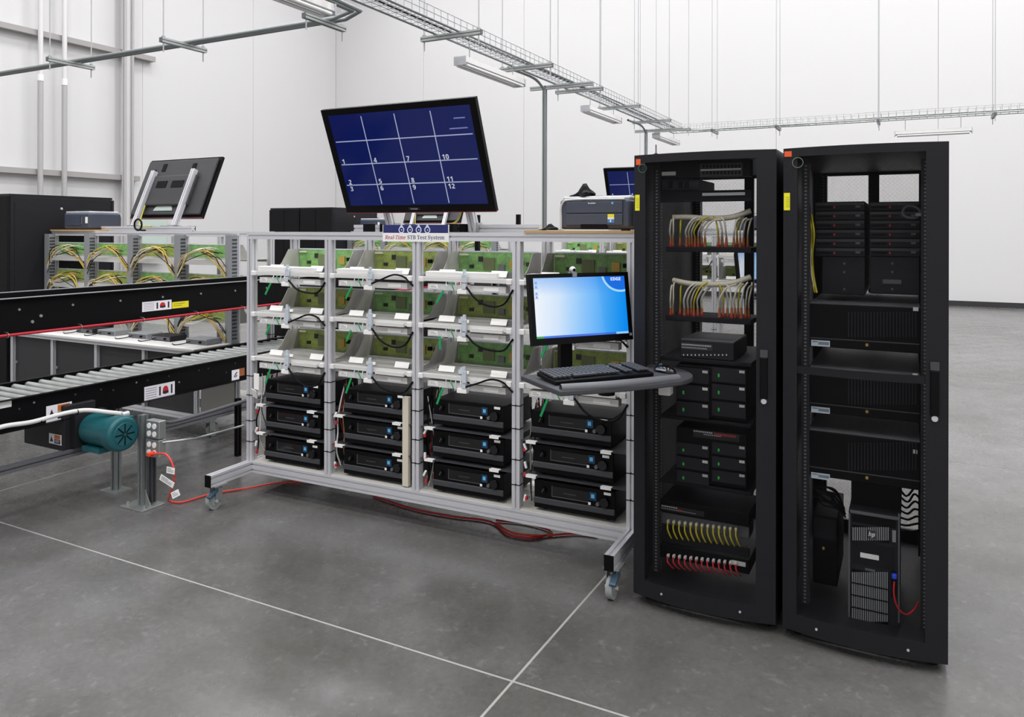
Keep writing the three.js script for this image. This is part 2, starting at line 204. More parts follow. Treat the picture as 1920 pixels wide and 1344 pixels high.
{ // two conduits that run over the conveyor and turn back in one bend
  const z = -4.61;
  for (const [k, dz, dx] of [[0, 0, 0], [1, -0.06, 0.06]]) {
    const p = [[-14, TY, z + dz], [-9, TY, z + dz], [-5.5, TY, z + dz], [-4.05, TY, z + dz]]; for (let a = 0; a <= 6; a++) { const t = a / 6 * Math.PI / 2, r = 0.16 + dx; p.push([-3.86 + r * Math.sin(t), TY, z + dz + r * (1 - Math.cos(t))]); } p.push([-3.7 + dx, TY, -3.9], [-3.7 + dx, TY, -2.4], [-3.7 + dx, TY, 0.5]);
    single('conduit', tube(p, 0.018, 8, 4), M.galv, ['outer galvanised conduit of the pair bending over the conveyor', 'inner galvanised conduit of the pair bending over the conveyor'][1 - k], 'conduit');
  }
  [-4.02, -5.61, -7.2, -8.9].forEach((x, i) => strutHanger(`strut channel carrying the two overhead conduits, ${ORDER[i]} from their bend`, x, TY - 0.04, -4.56, 0.46, 'z', 'conduit hangers'));
}
{ // unlit strip lights below the tray
  const mk = (label, x, y, z, L, ry) => { const o = thing('strip_light', label, 'strip light', [x, y, z], ry, 'strip lights under the cable tray');
    part(o, 'housing', poly([[-0.05, 0.05], [-0.058, 0.0], [-0.02, -0.012], [0.02, -0.012], [0.058, 0.0], [0.05, 0.05]], L).translate(0, 0, -L / 2), M.whiteSoft);
    for (const s of [-1, 1]) { part(o, 'lamp_tube', cyl(0.013, L - 0.06, s * 0.045, -0.022, 0, 'z', 0.013, 10), M.tubeWhite); part(o, 'end_plate', box(0.12, 0.075, 0.012, 0, 0.012, s * L / 2), M.silver); part(o, 'hanger_rod', cyl(0.004, TY - y - 0.05, 0, (TY - y) / 2 + 0.02, s * L * 0.36, 'y', 0.004, 6), M.steel); } };
  [-11.9, -9.03, -6.17, -3.36].forEach((z, i) => mk(`strip light hung below the mesh cable tray, ${ORDER[i]} from the tray bend`, -3.43, 3.1, z, 1.14, 0));
  mk('pale strip light hung below the tray along the far wall', 0.3, 3.08, -12.6, 0.98, Math.PI / 2);
}
for (const [px, py, top, lab] of [[1021, 172, 3.25, 'tall grey conduit post dropping to the far workstation'], [1211, 235, 3.2, 'thin distant conduit post seen above the server rack']]) {
  const p = onX(px, 300, -3.575), o = thing('conduit_post', lab, 'post', [p.x, 0, p.z]);
  part(o, 'post', slot(top, 'y', 0.041, 0.041, 0, top / 2, 0), M.galv); part(o, 'branch_strut', slot(0.75, 'x', 0.041, 0.041, 0.2, top - 0.02, 0), M.zinc); part(o, 'branch_conduit', tube([[0.02, top - 0.05, 0.06], [0.02, top + 0.02, 0.25], [0.02, top + 0.03, 0.9]], 0.015, 6), M.galv);
  part(o, 'base_plate', box(0.08, 0.01, 0.12, 0, 0.005, 0), M.galv);
}

// ---------- test workstations ----------
const PITCH = 0.617, POSTS = [0, 1, 2, 3, 4].map((i) => i * PITCH), ROWS = [1.383, 1.128, 0.852];
const OURS = { x: -3.655, z: -3.46, r: 1.4 * Math.PI / 180 }, OTHER = { x: -4.95, z: -4.95, r: Math.PI };
const at = (st, u, y, w) => [st.x + u * Math.cos(st.r) - w * Math.sin(st.r), y, st.z - u * Math.sin(st.r) - w * Math.cos(st.r)];
const uOf = (px, py, w, st = OURS) => { // station coordinates of a pixel on the plane w behind the front face
  const d = dirOf(px, py), n = V(-Math.sin(st.r), 0, -Math.cos(st.r)), o = V(st.x, 0, st.z), t = (w - V(0, EYE, 0).sub(o).dot(n)) / d.dot(n), p = d.multiplyScalar(t).add(V(0, EYE, 0)).sub(o); return [p.x * Math.cos(st.r) - p.z * Math.sin(st.r), p.y]; };

function makeFrame(st, label) {
  const o = thing('test_workstation', label, 'workstation', at(st, 0, 0, 0), st.r);
  for (const u of POSTS) { part(o, 'post', slot(1.386, 'y', 0.045, 0.045, u, 0.902, -0.0225), M.alu); part(o, 'post', slot(1.386, 'y', 0.045, 0.045, u, 0.902, -0.4075), M.alu); }
  const L = POSTS[4] + 0.045, c = POSTS[4] / 2;
  for (const w of [0.0225, 0.4075]) { part(o, 'top_rail', slot(L, 'x', 0.045, 0.045, c, 1.6165, -w), M.alu); part(o, 'sill', slot(L - 0.09, 'x', 0.068, 0.045, c, 0.174, -w), M.alu); }
  for (const u of [0, POSTS[4]]) {
    part(o, 'top_rail', slot(0.34, 'z', 0.045, 0.045, u, 1.6165, -0.215), M.alu);
    part(o, 'foot_beam', slot(1.07, 'z', 0.045, 0.07, u, 0.174, -0.215), M.alu);
    for (const w of [-0.323, 0.753]) part(o, 'end_cap', box(0.044, 0.069, 0.006, u, 0.174, -w), M.black);
    for (const w of [-0.25, 0.68]) {
      const k = part(o, 'caster', join([box(0.075, 0.006, 0.095, u, 0.136, -w), cyl(0.024, 0.014, u, 0.126, -w), box(0.004, 0.075, 0.05, u - 0.024, 0.085, -w + 0.012), box(0.004, 0.075, 0.05, u + 0.024, 0.085, -w + 0.012)]), M.zinc);
      part(k, 'wheel', join([cyl(0.05, 0.03, u, 0.05, -w + 0.03, 'x', 0.05, 24), cyl(0.03, 0.036, u, 0.05, -w + 0.03, 'x', 0.03, 16)]), M.rubber); part(k, 'brake_pedal', box(0.03, 0.012, 0.07, u + 0.02, 0.1, -w + 0.055, 0.5), M.brakeBlue); part(k, 'axle_nut', cyl(0.009, 0.06, u, 0.05, -w + 0.03, 'x', 0.009, 8), M.silver);
    }
  }
  part(o, 'deck', boxTo(0.02, 0.208, -0.43, POSTS[4] - 0.02, 0.214, -0.004), M.deck);
  for (let i = 0; i < 5; i++) for (const y of [0.33, 0.46, 0.62, 0.74]) part(o, 'cable_tie', box(0.047, 0.005, 0.047, POSTS[i], y + (i * 37 % 11) * 0.004, -0.0225), M.black);
  return o;
}
const BAY = ['next to the conveyor', 'second from the conveyor', 'second from the server rack', 'next to the server rack'], ROW = ['top', 'middle', 'lowest'];

// one tray with its test board; x = 0 is the post, y = 0 the front bar
function makeTray(st, bay, row, label, group, fine = true) {
  const o = thing('board_tray', label, 'tray', at(st, POSTS[bay], ROWS[row], 0), st.r, group), a = 0.0245, b = PITCH - 0.0245, W = b - a, m = (a + b) / 2;
  part(o, 'front_bar', [box(W, 0.02, 0.016, m, 0, -0.012), box(W * 0.96, 0.005, 0.03, m, 0.011, -0.025)], M.whiteSoft);
  part(o, 'tray_floor', [box(W * 0.97, 0.003, 0.39, m, 0.014, -0.215), box(W * 0.97, 0.02, 0.003, m, 0.024, -0.41)], M.sheet);
  const pl = poly([[0.06, 0.012], [0.2, 0.03], [0.235, 0.055], [0.298, 0.143], [0.415, 0.143], [0.415, 0.012]], 0.0025).rotateY(Math.PI / 2);
  for (const x of [a + 0.018, b - 0.018]) part(o, 'side_plate', pl.clone().translate(x, 0, 0), M.sheet);
  const pcb = part(o, 'circuit_board', uvBy(box(W - 0.045, 0.126, 0.004, m, 0.08, -0.4), (x, y) => [x, y]), (bay + row * 2) % 3 === 0 || (row === 0 && bay === 2) ? M.pcbA : M.pcbB);
  part(pcb, 'socket', box(0.026, 0.02, 0.012, a + 0.11, 0.055, -0.393), M.chip); part(pcb, 'chip', box(0.075, 0.07, 0.008, a + 0.225, 0.072, -0.395), M.chipGreen);
  part(pcb, 'connector', box(0.045, 0.05, 0.012, a + 0.385, 0.072, -0.393), M.gold); part(pcb, 'connector', box(0.024, 0.022, 0.018, a + 0.44, 0.08, -0.39), M.black); part(pcb, 'connector', box(0.05, 0.024, 0.02, a + 0.495, 0.075, -0.39), M.chip);
  part(pcb, 'spacer', box(W - 0.05, 0.008, 0.008, m, 0.144, -0.4), M.frosted);
  part(pcb, 'chip', box(0.03, 0.03, 0.006, a + 0.17, 0.1, -0.396), M.chip); part(pcb, 'heat_sink', box(0.04, 0.036, 0.014, a + 0.31, 0.05, -0.392), M.sheetDark); part(pcb, 'cable_header', box(0.06, 0.01, 0.012, a + 0.06, 0.125, -0.393), M.cream);
  if (!fine) return o;
  if (row) part(o, 'clear_knob', [cyl(0.024, 0.02, m - 0.045, 0.03, -0.06, 'y', 0.022, 16), cyl(0.012, 0.016, m - 0.045, 0.046, -0.06, 'y', 0.01, 12)], M.frosted);
  for (const x of [a + 0.012, b - 0.014]) part(o, 'clip', rbox(0.03, 0.028, 0.03, 0.004, x, 0, -0.004), M.white);
  part(o, 'lower_channel', [box(W * 0.47, 0.034, 0.05, a + 0.045 + W * 0.235, -0.041, -0.04), box(W * 0.4, 0.034, 0.05, b - 0.045 - W * 0.2, -0.045, -0.045)], M.whiteSoft);
  part(o, 'channel_label', box(0.052, 0.022, 0.002, a + 0.085, -0.04, -0.0135), paperLabel); part(o, 'channel_label', box(0.09, 0.02, 0.002, b - 0.13, -0.045, -0.0185), M.card);
  part(o, 'card', box(0.1, 0.034, 0.003, a + 0.14, 0.037, -0.06, -0.5), M.card); part(o, 'card', box(0.095, 0.036, 0.003, b - 0.1, 0.036, -0.05, -0.5), M.card); part(o, 'small_card', box(0.036, 0.018, 0.003, a + 0.27, 0.03, -0.045, -0.5), M.card);
  if (row === 0) part(o, 'cover_strip', rbox(W * 0.78, 0.03, 0.07, 0.004, a + W * 0.44, 0.028, -0.05), M.white);
  else part(o, 'cover_strip', box(W * 0.34, 0.018, 0.04, b - W * 0.26, -0.008, -0.012), M.whiteSoft);
  part(o, 'screw', cyl(0.008, 0.006, a + 0.05, 0.02, -0.1, 'y', 0.008, 10), M.silver);
  const ck = part(o, 'clamp', [rbox(0.028, row ? 0.075 : 0.05, 0.016, 0.004, m + 0.005, row ? 0.012 : 0.012, 0.006), box(0.022, 0.03, 0.02, m + 0.005, -0.03, 0.004)], M.frosted);
  part(ck, 'lever', cyl(0.011, 0.034, m + 0.005, row ? 0.055 : 0.042, 0.006, 'y', 0.009, 10), M.frosted);
  part(o, 'adaptor', rbox(0.06, 0.026, 0.03, 0.003, m - 0.01, -0.06, -0.004), M.card);
  part(o, 'bracket', [box(0.05, 0.05, 0.004, b - 0.05, 0.02, -0.06), box(0.04, 0.025, 0.06, b - 0.04, -0.006, -0.05)], M.sheetDark);
  const sag = [[-0.075, -0.07], [0.05, 0.035], [-0.1, -0.085]][(bay + row) % 3];
  part(o, 'cable', tube([[m + 0.02, -0.035, 0.012], [m + 0.09, -0.04 + sag[0] * 0.6, 0.02], [m + 0.18, -0.03 + sag[0], 0.018], [b - 0.04, -0.03 + sag[1], 0.01], [b + 0.01, -0.04, 0.006]], 0.0055, 6, 5), M.black);
  for (let i = 0; i < 4; i++) part(o, 'wire', tube([[a + 0.17 + i * 0.03, -0.012, -0.005], [a + 0.18 + i * 0.03, -0.03 + (i % 2) * 0.012, 0.012], [a + 0.2 + i * 0.025, -0.055, 0.006]], 0.003, 5, 4), [M.clear, M.green, M.frosted, M.white][i]);
  return o;
}
function makeReceiver(st, bay, k, label) {
  const yb = [0.214, 0.394, 0.569][k], w0 = [0.022, 0.03, 0.034][k], o = thing('receiver', label, 'receiver', at(st, POSTS[bay] + [0.105, 0.098, 0.096, 0.09][bay] + 0.2175 + (2 - k) * 0.003 - (bay === 3 ? k * 0.008 : 0), yb, w0), st.r, 'stacked receivers');
  part(o, 'chassis', [box(0.43, 0.135, 0.34, 0, 0.085, -0.19)], M.black);
  part(o, 'faceplate', rbox(0.435, 0.142, 0.022, 0.004, 0, 0.086, -0.011), M.black);
  part(o, 'lower_band', rbox(0.434, 0.03, 0.012, 0.004, 0, 0.056, 0.003), M.greyDark);
  const d = part(o, 'display_window', box(0.2, 0.05, 0.003, -0.015, 0.112, 0.0015), M.blackGloss); part(d, 'window_frame', [box(0.204, 0.0025, 0.004, -0.015, 0.0865, 0.002), box(0.0025, 0.054, 0.004, -0.117, 0.112, 0.002)], M.grey); part(d, 'readout', box(0.07, 0.004, 0.001, -0.02, 0.11, 0.0035), M.greyDark);
  part(o, 'selector_knob', cyl(0.019, 0.016, -0.165, 0.112, 0.008, 'z', 0.017, 20), M.black); part(o, 'knob_mark', box(0.003, 0.022, 0.002, -0.163, 0.112, 0.017, 0, 0, -0.5), M.grey);
  part(o, 'volume_knob', cyl(0.026, 0.018, 0.165, 0.1, 0.009, 'z', 0.023, 24), M.blackGloss); part(o, 'small_knob', cyl(0.01, 0.012, 0.13, 0.086, 0.007, 'z', 0.009, 14), M.grey);
  const s = part(o, 'sticker', box(0.036, 0.04, 0.0012, 0.102, 0.118, 0.0008), M.skyDark); part(s, 'sticker_square', box(0.017, 0.019, 0.0012, 0.102, 0.119, 0.0018), M.sky);
  part(o, 'tag', box(0.013, 0.013, 0.001, 0.088, 0.084, 0.0106), M.card); part(o, 'edge_label', box(0.036, 0.013, 0.0012, 0.178, 0.142, 0.0009), M.card);
  for (const x of [-0.17, 0.17]) for (const z of [-0.05, -0.32]) part(o, 'rubber_foot', cyl(0.018, 0.016, x, 0.0085, z, 'y', 0.02, 12), M.black);
  return o;
}
function makeShelf(st, bay, k, label) {
  const y = [0.3905, 0.5655][k], o = thing('shelf_plate', label, 'shelf', at(st, POSTS[bay], y, 0), st.r, 'thin shelf plates between the receivers');
  part(o, 'plate', box(PITCH - 0.05, 0.003, 0.4, PITCH / 2, 0, -0.21), M.greyDark);
  for (const x of [0.085, 0.49]) part(o, 'corner_label', [box(0.055, 0.016, 0.002, x, 0, 0), box(0.055, 0.002, 0.03, x, 0.0025, -0.014)], M.card);
  return o;
}
function makeTelevision(label, st, u, shown) {
  const o = thing('television', label, 'television', at(st, u, 1.758, 0.1), st.r), t = new THREE.Group(); const H = 0.625, W = 1.0, tilt = Math.atan2(0.24, 0.577);
  const P = (n, g, m) => { g = Array.isArray(g) ? join(g) : g; g.rotateX(tilt); return part(o, n, g, m); };
  P('bezel', [box(W, 0.045, 0.026, 0, 0.0225, 0), box(W, 0.035, 0.026, 0, H - 0.0175, 0), box(0.04, H - 0.08, 0.026, -W / 2 + 0.02, H / 2 + 0.005, 0), box(0.04, H - 0.08, 0.026, W / 2 - 0.02, H / 2 + 0.005, 0)], M.black);
  P('screen', box(W - 0.08, H - 0.08, 0.02, 0, H / 2 + 0.005, 0.001), shown);
  P('bezel_edge', [box(W + 0.002, 0.004, 0.028, 0, 0, 0)], S(0x7c2a2c, 0.3));
  P('logo', box(0.075, 0.014, 0.001, -0.02, 0.022, 0.0136), logoMat);
  const b = P('back_cover', [rbox(W - 0.05, H - 0.05, 0.03, 0.01, 0, H / 2, -0.028), rbox(W * 0.62, H * 0.5, 0.04, 0.012, 0, H * 0.42, -0.06)], M.tvBack);
  const vents = [[-0.2, 0.5, 0.05, 0.1], [0.22, 0.52, 0.05, 0.08], [-0.1, 0.32, 0.16, 0.07], [0.12, 0.32, 0.14, 0.07], [0.34, 0.4, 0.03, 0.2]];
  for (const [x, y, w, h] of vents) { const g = box(w, h, 0.006, x, y, y < 0.48 && Math.abs(x) < 0.3 ? -0.082 : -0.047); g.rotateX(tilt); part(b, 'vent', g, M.black); }
  { const g = new THREE.CylinderGeometry(0.13, 0.13, 0.004, 28, 1, false, Math.PI / 2, Math.PI); g.rotateX(Math.PI / 2); g.scale(1, 0.55, 1); g.rotateZ(0); g.translate(0.02, 0.06, -0.048); g.rotateX(tilt); part(b, 'back_label', g, M.paleGreen); }
  const br = thing('television_bracket', label.replace(/television.*/, '') + 'slanted aluminium bracket holding the television', 'bracket', at(st, u, 1.64, 0), st.r);
  for (const x of [-0.28, 0.28]) { const g = slot(0.62, 'y', 0.045, 0.045, 0, 0.31, 0); g.rotateX(tilt); part(br, 'upright', g.translate(x, 0.005, -0.245), M.alu); part(br, 'joint', box(0.06, 0.05, 0.06, x, 0.03, -0.25), M.zinc); part(br, 'end_cap', box(0.05, 0.045, 0.05, x - 0.06, 0.025, -0.09), M.black); }
  part(br, 'base_rail', slot(1.25, 'x', 0.045, 0.045, 0.05, 0.022, -0.27), M.alu); for (const x of [-0.33, -0.15, 0.15, 0.22]) part(br, 'end_cap', box(0.046, 0.046, 0.05, x, 0.025, -0.235), M.black);
  part(br, 'yellow_cable', tube([[0.3, 0.4, 0.0], [0.26, 0.25, -0.12], [0.2, 0.1, -0.22], [0.1, 0.05, -0.3], [-0.1, 0.04, -0.33]], 0.005, 6), M.yellowWire);
  part(br, 'power_plug', box(0.05, 0.05, 0.04, 0.33, 0.46, 0.02), M.silver);
  return [o, br];
}
const logoMat = S(0xffffff, 0.4, 0, { map: canvasTex(256, 48, (c) => { c.fillStyle = '#0b0b0d'; c.fillRect(0, 0, 256, 48); c.fillStyle = '#b9bcc2'; c.font = 'bold 34px sans-serif'; c.textAlign = 'center'; c.textBaseline = 'middle'; c.fillText('SAMSUNG', 128, 25); }) });
const tvTex = canvasTex(1024, 620, (c, w, h) => {
  c.fillStyle = '#101f66'; c.fillRect(0, 0, w, h); c.strokeStyle = '#c9d2f2'; c.lineWidth = 7;
  for (const x of [0.245, 0.485, 0.735]) { c.beginPath(); c.moveTo(w * x, h * 0.03); c.lineTo(w * x, h * 0.985); c.stroke(); }
  for (const y of [0.285, 0.535, 0.765]) { c.beginPath(); c.moveTo(w * 0.01, h * y); c.lineTo(w * 0.985, h * y); c.stroke(); }
  c.fillStyle = '#f2f5ff'; c.font = 'bold 44px sans-serif'; c.textAlign = 'left'; ['1', '4', '7', '10'].forEach((t, i) => c.fillText(t, w * [0.02, 0.262, 0.502, 0.752][i], h * 0.525));
  ['2', '5', '8', '11'].forEach((t, i) => c.fillText(t, w * [0.03, 0.262, 0.502, 0.752][i], h * 0.757)); ['3', '6', '9', '12'].forEach((t, i) => c.fillText(t, w * [0.03, 0.262, 0.502, 0.752][i], h * 0.832));
  c.fillStyle = '#8d99cf'; c.fillRect(w * 0.88, h * 0.115, w * 0.075, 8); c.fillRect(w * 0.84, h * 0.215, w * 0.12, 8); });
const tvShown = emissiveScreen(tvTex, 1.0);

function makePrinter(label, st, u, w, y, flip) {
  const o = thing('laser_printer', label, 'printer', at(st, u, y, w), st.r + (flip ? Math.PI : 0)), W = 0.385, H = 0.165, D = 0.34;
  part(o, 'body', rbox(W, H - 0.01, D, 0.02, 0, H / 2, -D / 2), M.printer);
  part(o, 'top_cover', rbox(W - 0.02, 0.02, D - 0.03, 0.008, 0.005, H, -D / 2), M.silver); part(o, 'output_lip', box(0.2, 0.006, 0.18, 0.02, H + 0.008, -D * 0.55, 0.15), M.printerDark);
  part(o, 'trim_arch', tube([[-W / 2 + 0.012, 0.004, 0.004], [-W / 2 + 0.012, 0.06, 0.004], [-W / 2 + 0.013, 0.125, 0.004], [-W / 2 + 0.03, 0.152, 0.003], [-W / 2 + 0.07, 0.158, 0.002], [W / 2 - 0.03, 0.158, 0.002]], 0.006, 6, 6), M.silver);
  part(o, 'front_cover', rbox(W - 0.08, 0.06, 0.01, 0.004, 0.0, 0.118, 0.003), M.printer); part(o, 'drawer_front', rbox(W - 0.08, 0.058, 0.01, 0.004, 0, 0.055, 0.003), M.printer); part(o, 'drawer_grip', box(0.14, 0.022, 0.012, 0.0, 0.02, 0.004), M.black);
  part(o, 'side_panel', box(0.006, H - 0.04, D - 0.06, W / 2, H / 2, -D / 2), M.printerDark);
  part(o, 'brand_mark', box(0.05, 0.015, 0.001, -0.01, 0.138, 0.0086), brotherMat); part(o, 'button', cyl(0.006, 0.004, 0.1, 0.137, 0.009, 'z', 0.006, 12), M.sky);
  part(o, 'sticker', box(0.034, 0.044, 0.001, 0.092, 0.06, 0.0088), stickerMat);
  return o;
}
const brotherMat = lettering('brother', '#e3e6ec', '#3d4453', 160, 48, 'bold 36px sans-serif'), stickerMat = S(0xffffff, 0.5, 0, { map: canvasTex(64, 84, (c) => { c.fillStyle = '#e9dc2a'; c.fillRect(0, 0, 64, 32); c.fillStyle = '#e8ecf2'; c.fillRect(0, 32, 64, 18); c.fillStyle = '#3d7cc0'; c.fillRect(0, 50, 64, 34); c.fillStyle = '#fff'; c.fillRect(24, 54, 10, 24); }) });

// our own workstation
const frame = makeFrame(OURS, 'aluminium profile test workstation on casters beside the server racks');
const trays = [];
for (let b = 0; b < 4; b++) for (let r = 0; r < 3; r++) {
  trays.push(makeTray(OURS, b, r, `${ROW[r]} grey tray with green circuit board, bay ${BAY[b]}`, 'circuit board trays'));
  const k = OURS, f = thing('green_strap', `green plastic strap hanging from the ${ROW[r]} tray, bay ${BAY[b]}`, 'strap', at(k, POSTS[b] + 0.165, ROWS[r] - 0.05, -0.012), k.r, 'green straps'), len = [0.085, 0.075, 0.1][r], lean = r === 1 && b === 2 ? 0.05 : -0.55 + 0.08 * ((b * 3 + r) % 3);
  part(f, 'strap', rbox(0.013, len, 0.004, 0.0015, 0, -len / 2, 0, 0, 0, lean), M.green); part(f, 'tie_loop', new THREE.TorusGeometry(0.008, 0.0015, 5, 12).translate(0.002, 0.006, 0), M.clear);
}
for (let b = 0; b < 4; b++) for (let k = 0; k < 3; k++) makeReceiver(OURS, b, k, `black receiver ${['at the bottom', 'in the middle', 'at the top'][k]} of its stack, bay ${BAY[b]}`);
for (let b = 0; b < 4; b++) for (let k = 0; k < 2; k++) makeShelf(OURS, b, k, `thin shelf plate under the ${['middle', 'topmost'][k]} receiver, bay ${BAY[b]}`);
{ // wiring that hangs beside the receiver stacks
  const cols = [M.white, M.red, M.black, M.cream, M.black, M.charcoal, M.tan];
  for (let b = 0; b < 4; b++) {
    const o = thing('wire_bundle', `loose red, white and black wires beside the receivers, bay ${BAY[b]}`, 'wires', at(OURS, POSTS[b] + 0.055, 0, 0.1), OURS.r, 'wire bundles');
    for (let i = 0; i < 9; i++) { const p = []; let x = rr(-0.015, 0.02), z = rr(-0.12, 0.05); for (let y = 0.74; y > 0.23; y -= 0.1) { p.push([x, y + rr(-0.02, 0.02), z]); x += rr(-0.018, 0.018); z += rr(-0.03, 0.03); x = Math.max(-0.025, Math.min(0.03, x)); z = Math.max(-0.14, Math.min(0.07, z)); } part(o, 'wire', tube(p, rr(0.0025, 0.005), 5, 5), i < 3 ? M.black : cols[i % 7]); }
    for (const y of [0.3, 0.42, 0.55]) { part(o, 'connector', rbox(0.012, 0.035, 0.012, 0.003, rr(-0.012, 0.0), y + rr(-0.03, 0.03), 0.085, 0, 0, rr(-0.5, 0.5)), M.white); part(o, 'connector_tip', rbox(0.013, 0.02, 0.013, 0.003, rr(-0.01, 0.01), y - 0.03, 0.085), M.red); }
  }
  const s = (u, w, y, h, ww, lab, m) => single('power_strip', rbox(ww, h, 0.03, 0.004, 0, 0, 0), m, lab, 'power strip', null, at(OURS, u, y, w), OURS.r);
  s(1.162, 0.02, 0.47, 0.5, 0.04, 'beige upright power strip beside the receivers', M.beige);
  const pap = thing('paper_tag', 'white folded paper tag hanging by the post next to the conveyor', 'tag', at(OURS, 0.06, 0.7, 0.0), OURS.r); part(pap, 'sheet', box(0.042, 0.1, 0.003, 0, 0.01, 0), M.card); part(pap, 'fold', box(0.04, 0.06, 0.003, -0.006, -0.065, 0.01, 0.4, 0, -0.3), M.card);
}
const [tv, tvBracket] = makeTelevision('large television tilted over the workstation sign, showing a blue grid', OURS, 1.19, tvShown);
tvBracket.userData.label = 'slanted aluminium bracket on the workstation behind the sign';
{ // sign on the top rail
  const t = canvasTex(1024, 224, (c, w, h) => { c.fillStyle = '#f1f0ee'; c.fillRect(0, 0, w, h); c.fillStyle = '#1c2566'; c.fillRect(8, 0, w - 16, 108);
    c.strokeStyle = '#e4e9fa'; c.lineWidth = 13; for (let i = 0; i < 4; i++) { const x = 300 + i * 134; c.beginPath(); c.arc(x, 68, 38, 0, 7); c.stroke(); c.beginPath(); c.moveTo(x - 24, 38); c.lineTo(x, 2); c.lineTo(x + 24, 38); c.stroke(); c.fillStyle = '#e4e9fa'; c.beginPath(); c.arc(x + 4, 68, 9, 0, 7); c.fill(); }
    c.textBaseline = 'middle'; c.textAlign = 'left'; c.fillStyle = '#a5203a'; c.font = 'italic bold 72px serif'; c.fillText('Real-Time', 34, 168, 330); c.fillStyle = '#1d1c5c'; c.font = 'bold 70px serif'; c.fillText('STB Test System', 392, 168, 596); });
  const o = thing('workstation_sign', 'blue and white sign with four rings on the top rail', 'sign', at(OURS, 1.2325, 1.635, -0.006), OURS.r);
  part(o, 'board', box(0.435, 0.095, 0.004, 0, 0, -0.0025), M.white); part(o, 'print', box(0.433, 0.094, 0.001, 0, 0, 0), S(0xffffff, 0.45, 0, { map: t }));
}
single('shelf_board', box(0.6, 0.012, 0.42, 0, 0, 0), M.wood, 'thin wooden board under the printer beside the server rack', 'board', null, at(OURS, 2.2, 1.6455, 0.2), OURS.r);
const printer = makePrinter('dark blue-grey laser printer with a black cloth on top, next to the server rack', OURS, 2.235, 0.12, 1.653);
function cloth(label, pos, w, h, d) { // a crumpled black heap
  const g = new THREE.IcosahedronGeometry(1, 4), p = g.attributes.position; for (let i = 0; i < p.count; i++) { const x = p.getX(i), y = p.getY(i), z = p.getZ(i), n = 1 + 0.22 * Math.sin(5 * x + 3 * z) * Math.cos(4 * z - 2 * x) + 0.16 * Math.sin(9 * x - 5 * y); p.setXYZ(i, x * w / 2 * n, y > 0 ? y * h * Math.max(0.15, (1 - x * x) * (0.75 + 0.4 * Math.sin(4 * x + 1)) * n) : Math.max(y, -0.05) * 0.02, z * d / 2 * n); } g.computeVertexNormals();
  return single('black_cloth', g, M.blackSoft, label, 'cloth', null, pos);
}
cloth('crumpled black glove lying on the printer', at(OURS, 2.15, 1.83, 0.2), 0.17, 0.05, 0.12); cloth('flat black pouch lying on the wooden board beside the printer', at(OURS, 1.98, 1.6545, 0.14), 0.13, 0.024, 0.09);

// ---------- server racks ----------
const RF = -3.25, RD = 1.07, RH = 1.985;
const railMat = S(0xffffff, 0.55, 0.1, { map: (() => { const t = canvasTex(32, 64, (c) => { c.fillStyle = '#222225'; c.fillRect(0, 0, 32, 64); c.fillStyle = '#77787c'; c.fillRect(11, 8, 10, 10); c.fillRect(11, 29, 10, 10); c.fillRect(11, 50, 10, 10); }); t.wrapS = t.wrapT = THREE.RepeatWrapping; return t; })() });
function bulge(W, x) { return 0.042 * (1 - (2 * x / W) ** 2); }
function curvedStrip(W, xa, xb, ya, yb, off, thick) { // a strip that follows the bowed door, centred on x
  const n = 14, s = new THREE.Shape(); for (let i = 0; i <= n; i++) { const x = xa + (xb - xa) * i / n; s[i ? 'lineTo' : 'moveTo'](x, -(bulge(W, x) + off)); } for (let i = n; i >= 0; i--) { const x = xa + (xb - xa) * i / n; s.lineTo(x, -(bulge(W, x) + off - thick)); }
  const g = new THREE.ExtrudeGeometry(s, { depth: yb - ya, bevelEnabled: false }); g.rotateX(-Math.PI / 2); g.translate(0, ya, 0); return g; }
function bowedMesh(W, xa, xb, ya, yb) { const g = new THREE.PlaneGeometry(xb - xa, yb - ya, 16, 1), p = g.attributes.position; g.translate((xa + xb) / 2, (ya + yb) / 2, 0); for (let i = 0; i < p.count; i++) p.setZ(i, bulge(W, p.getX(i)) - 0.004); g.computeVertexNormals(); return uvBy(g, (x, y) => [x * HOLE, y * HOLE]); }
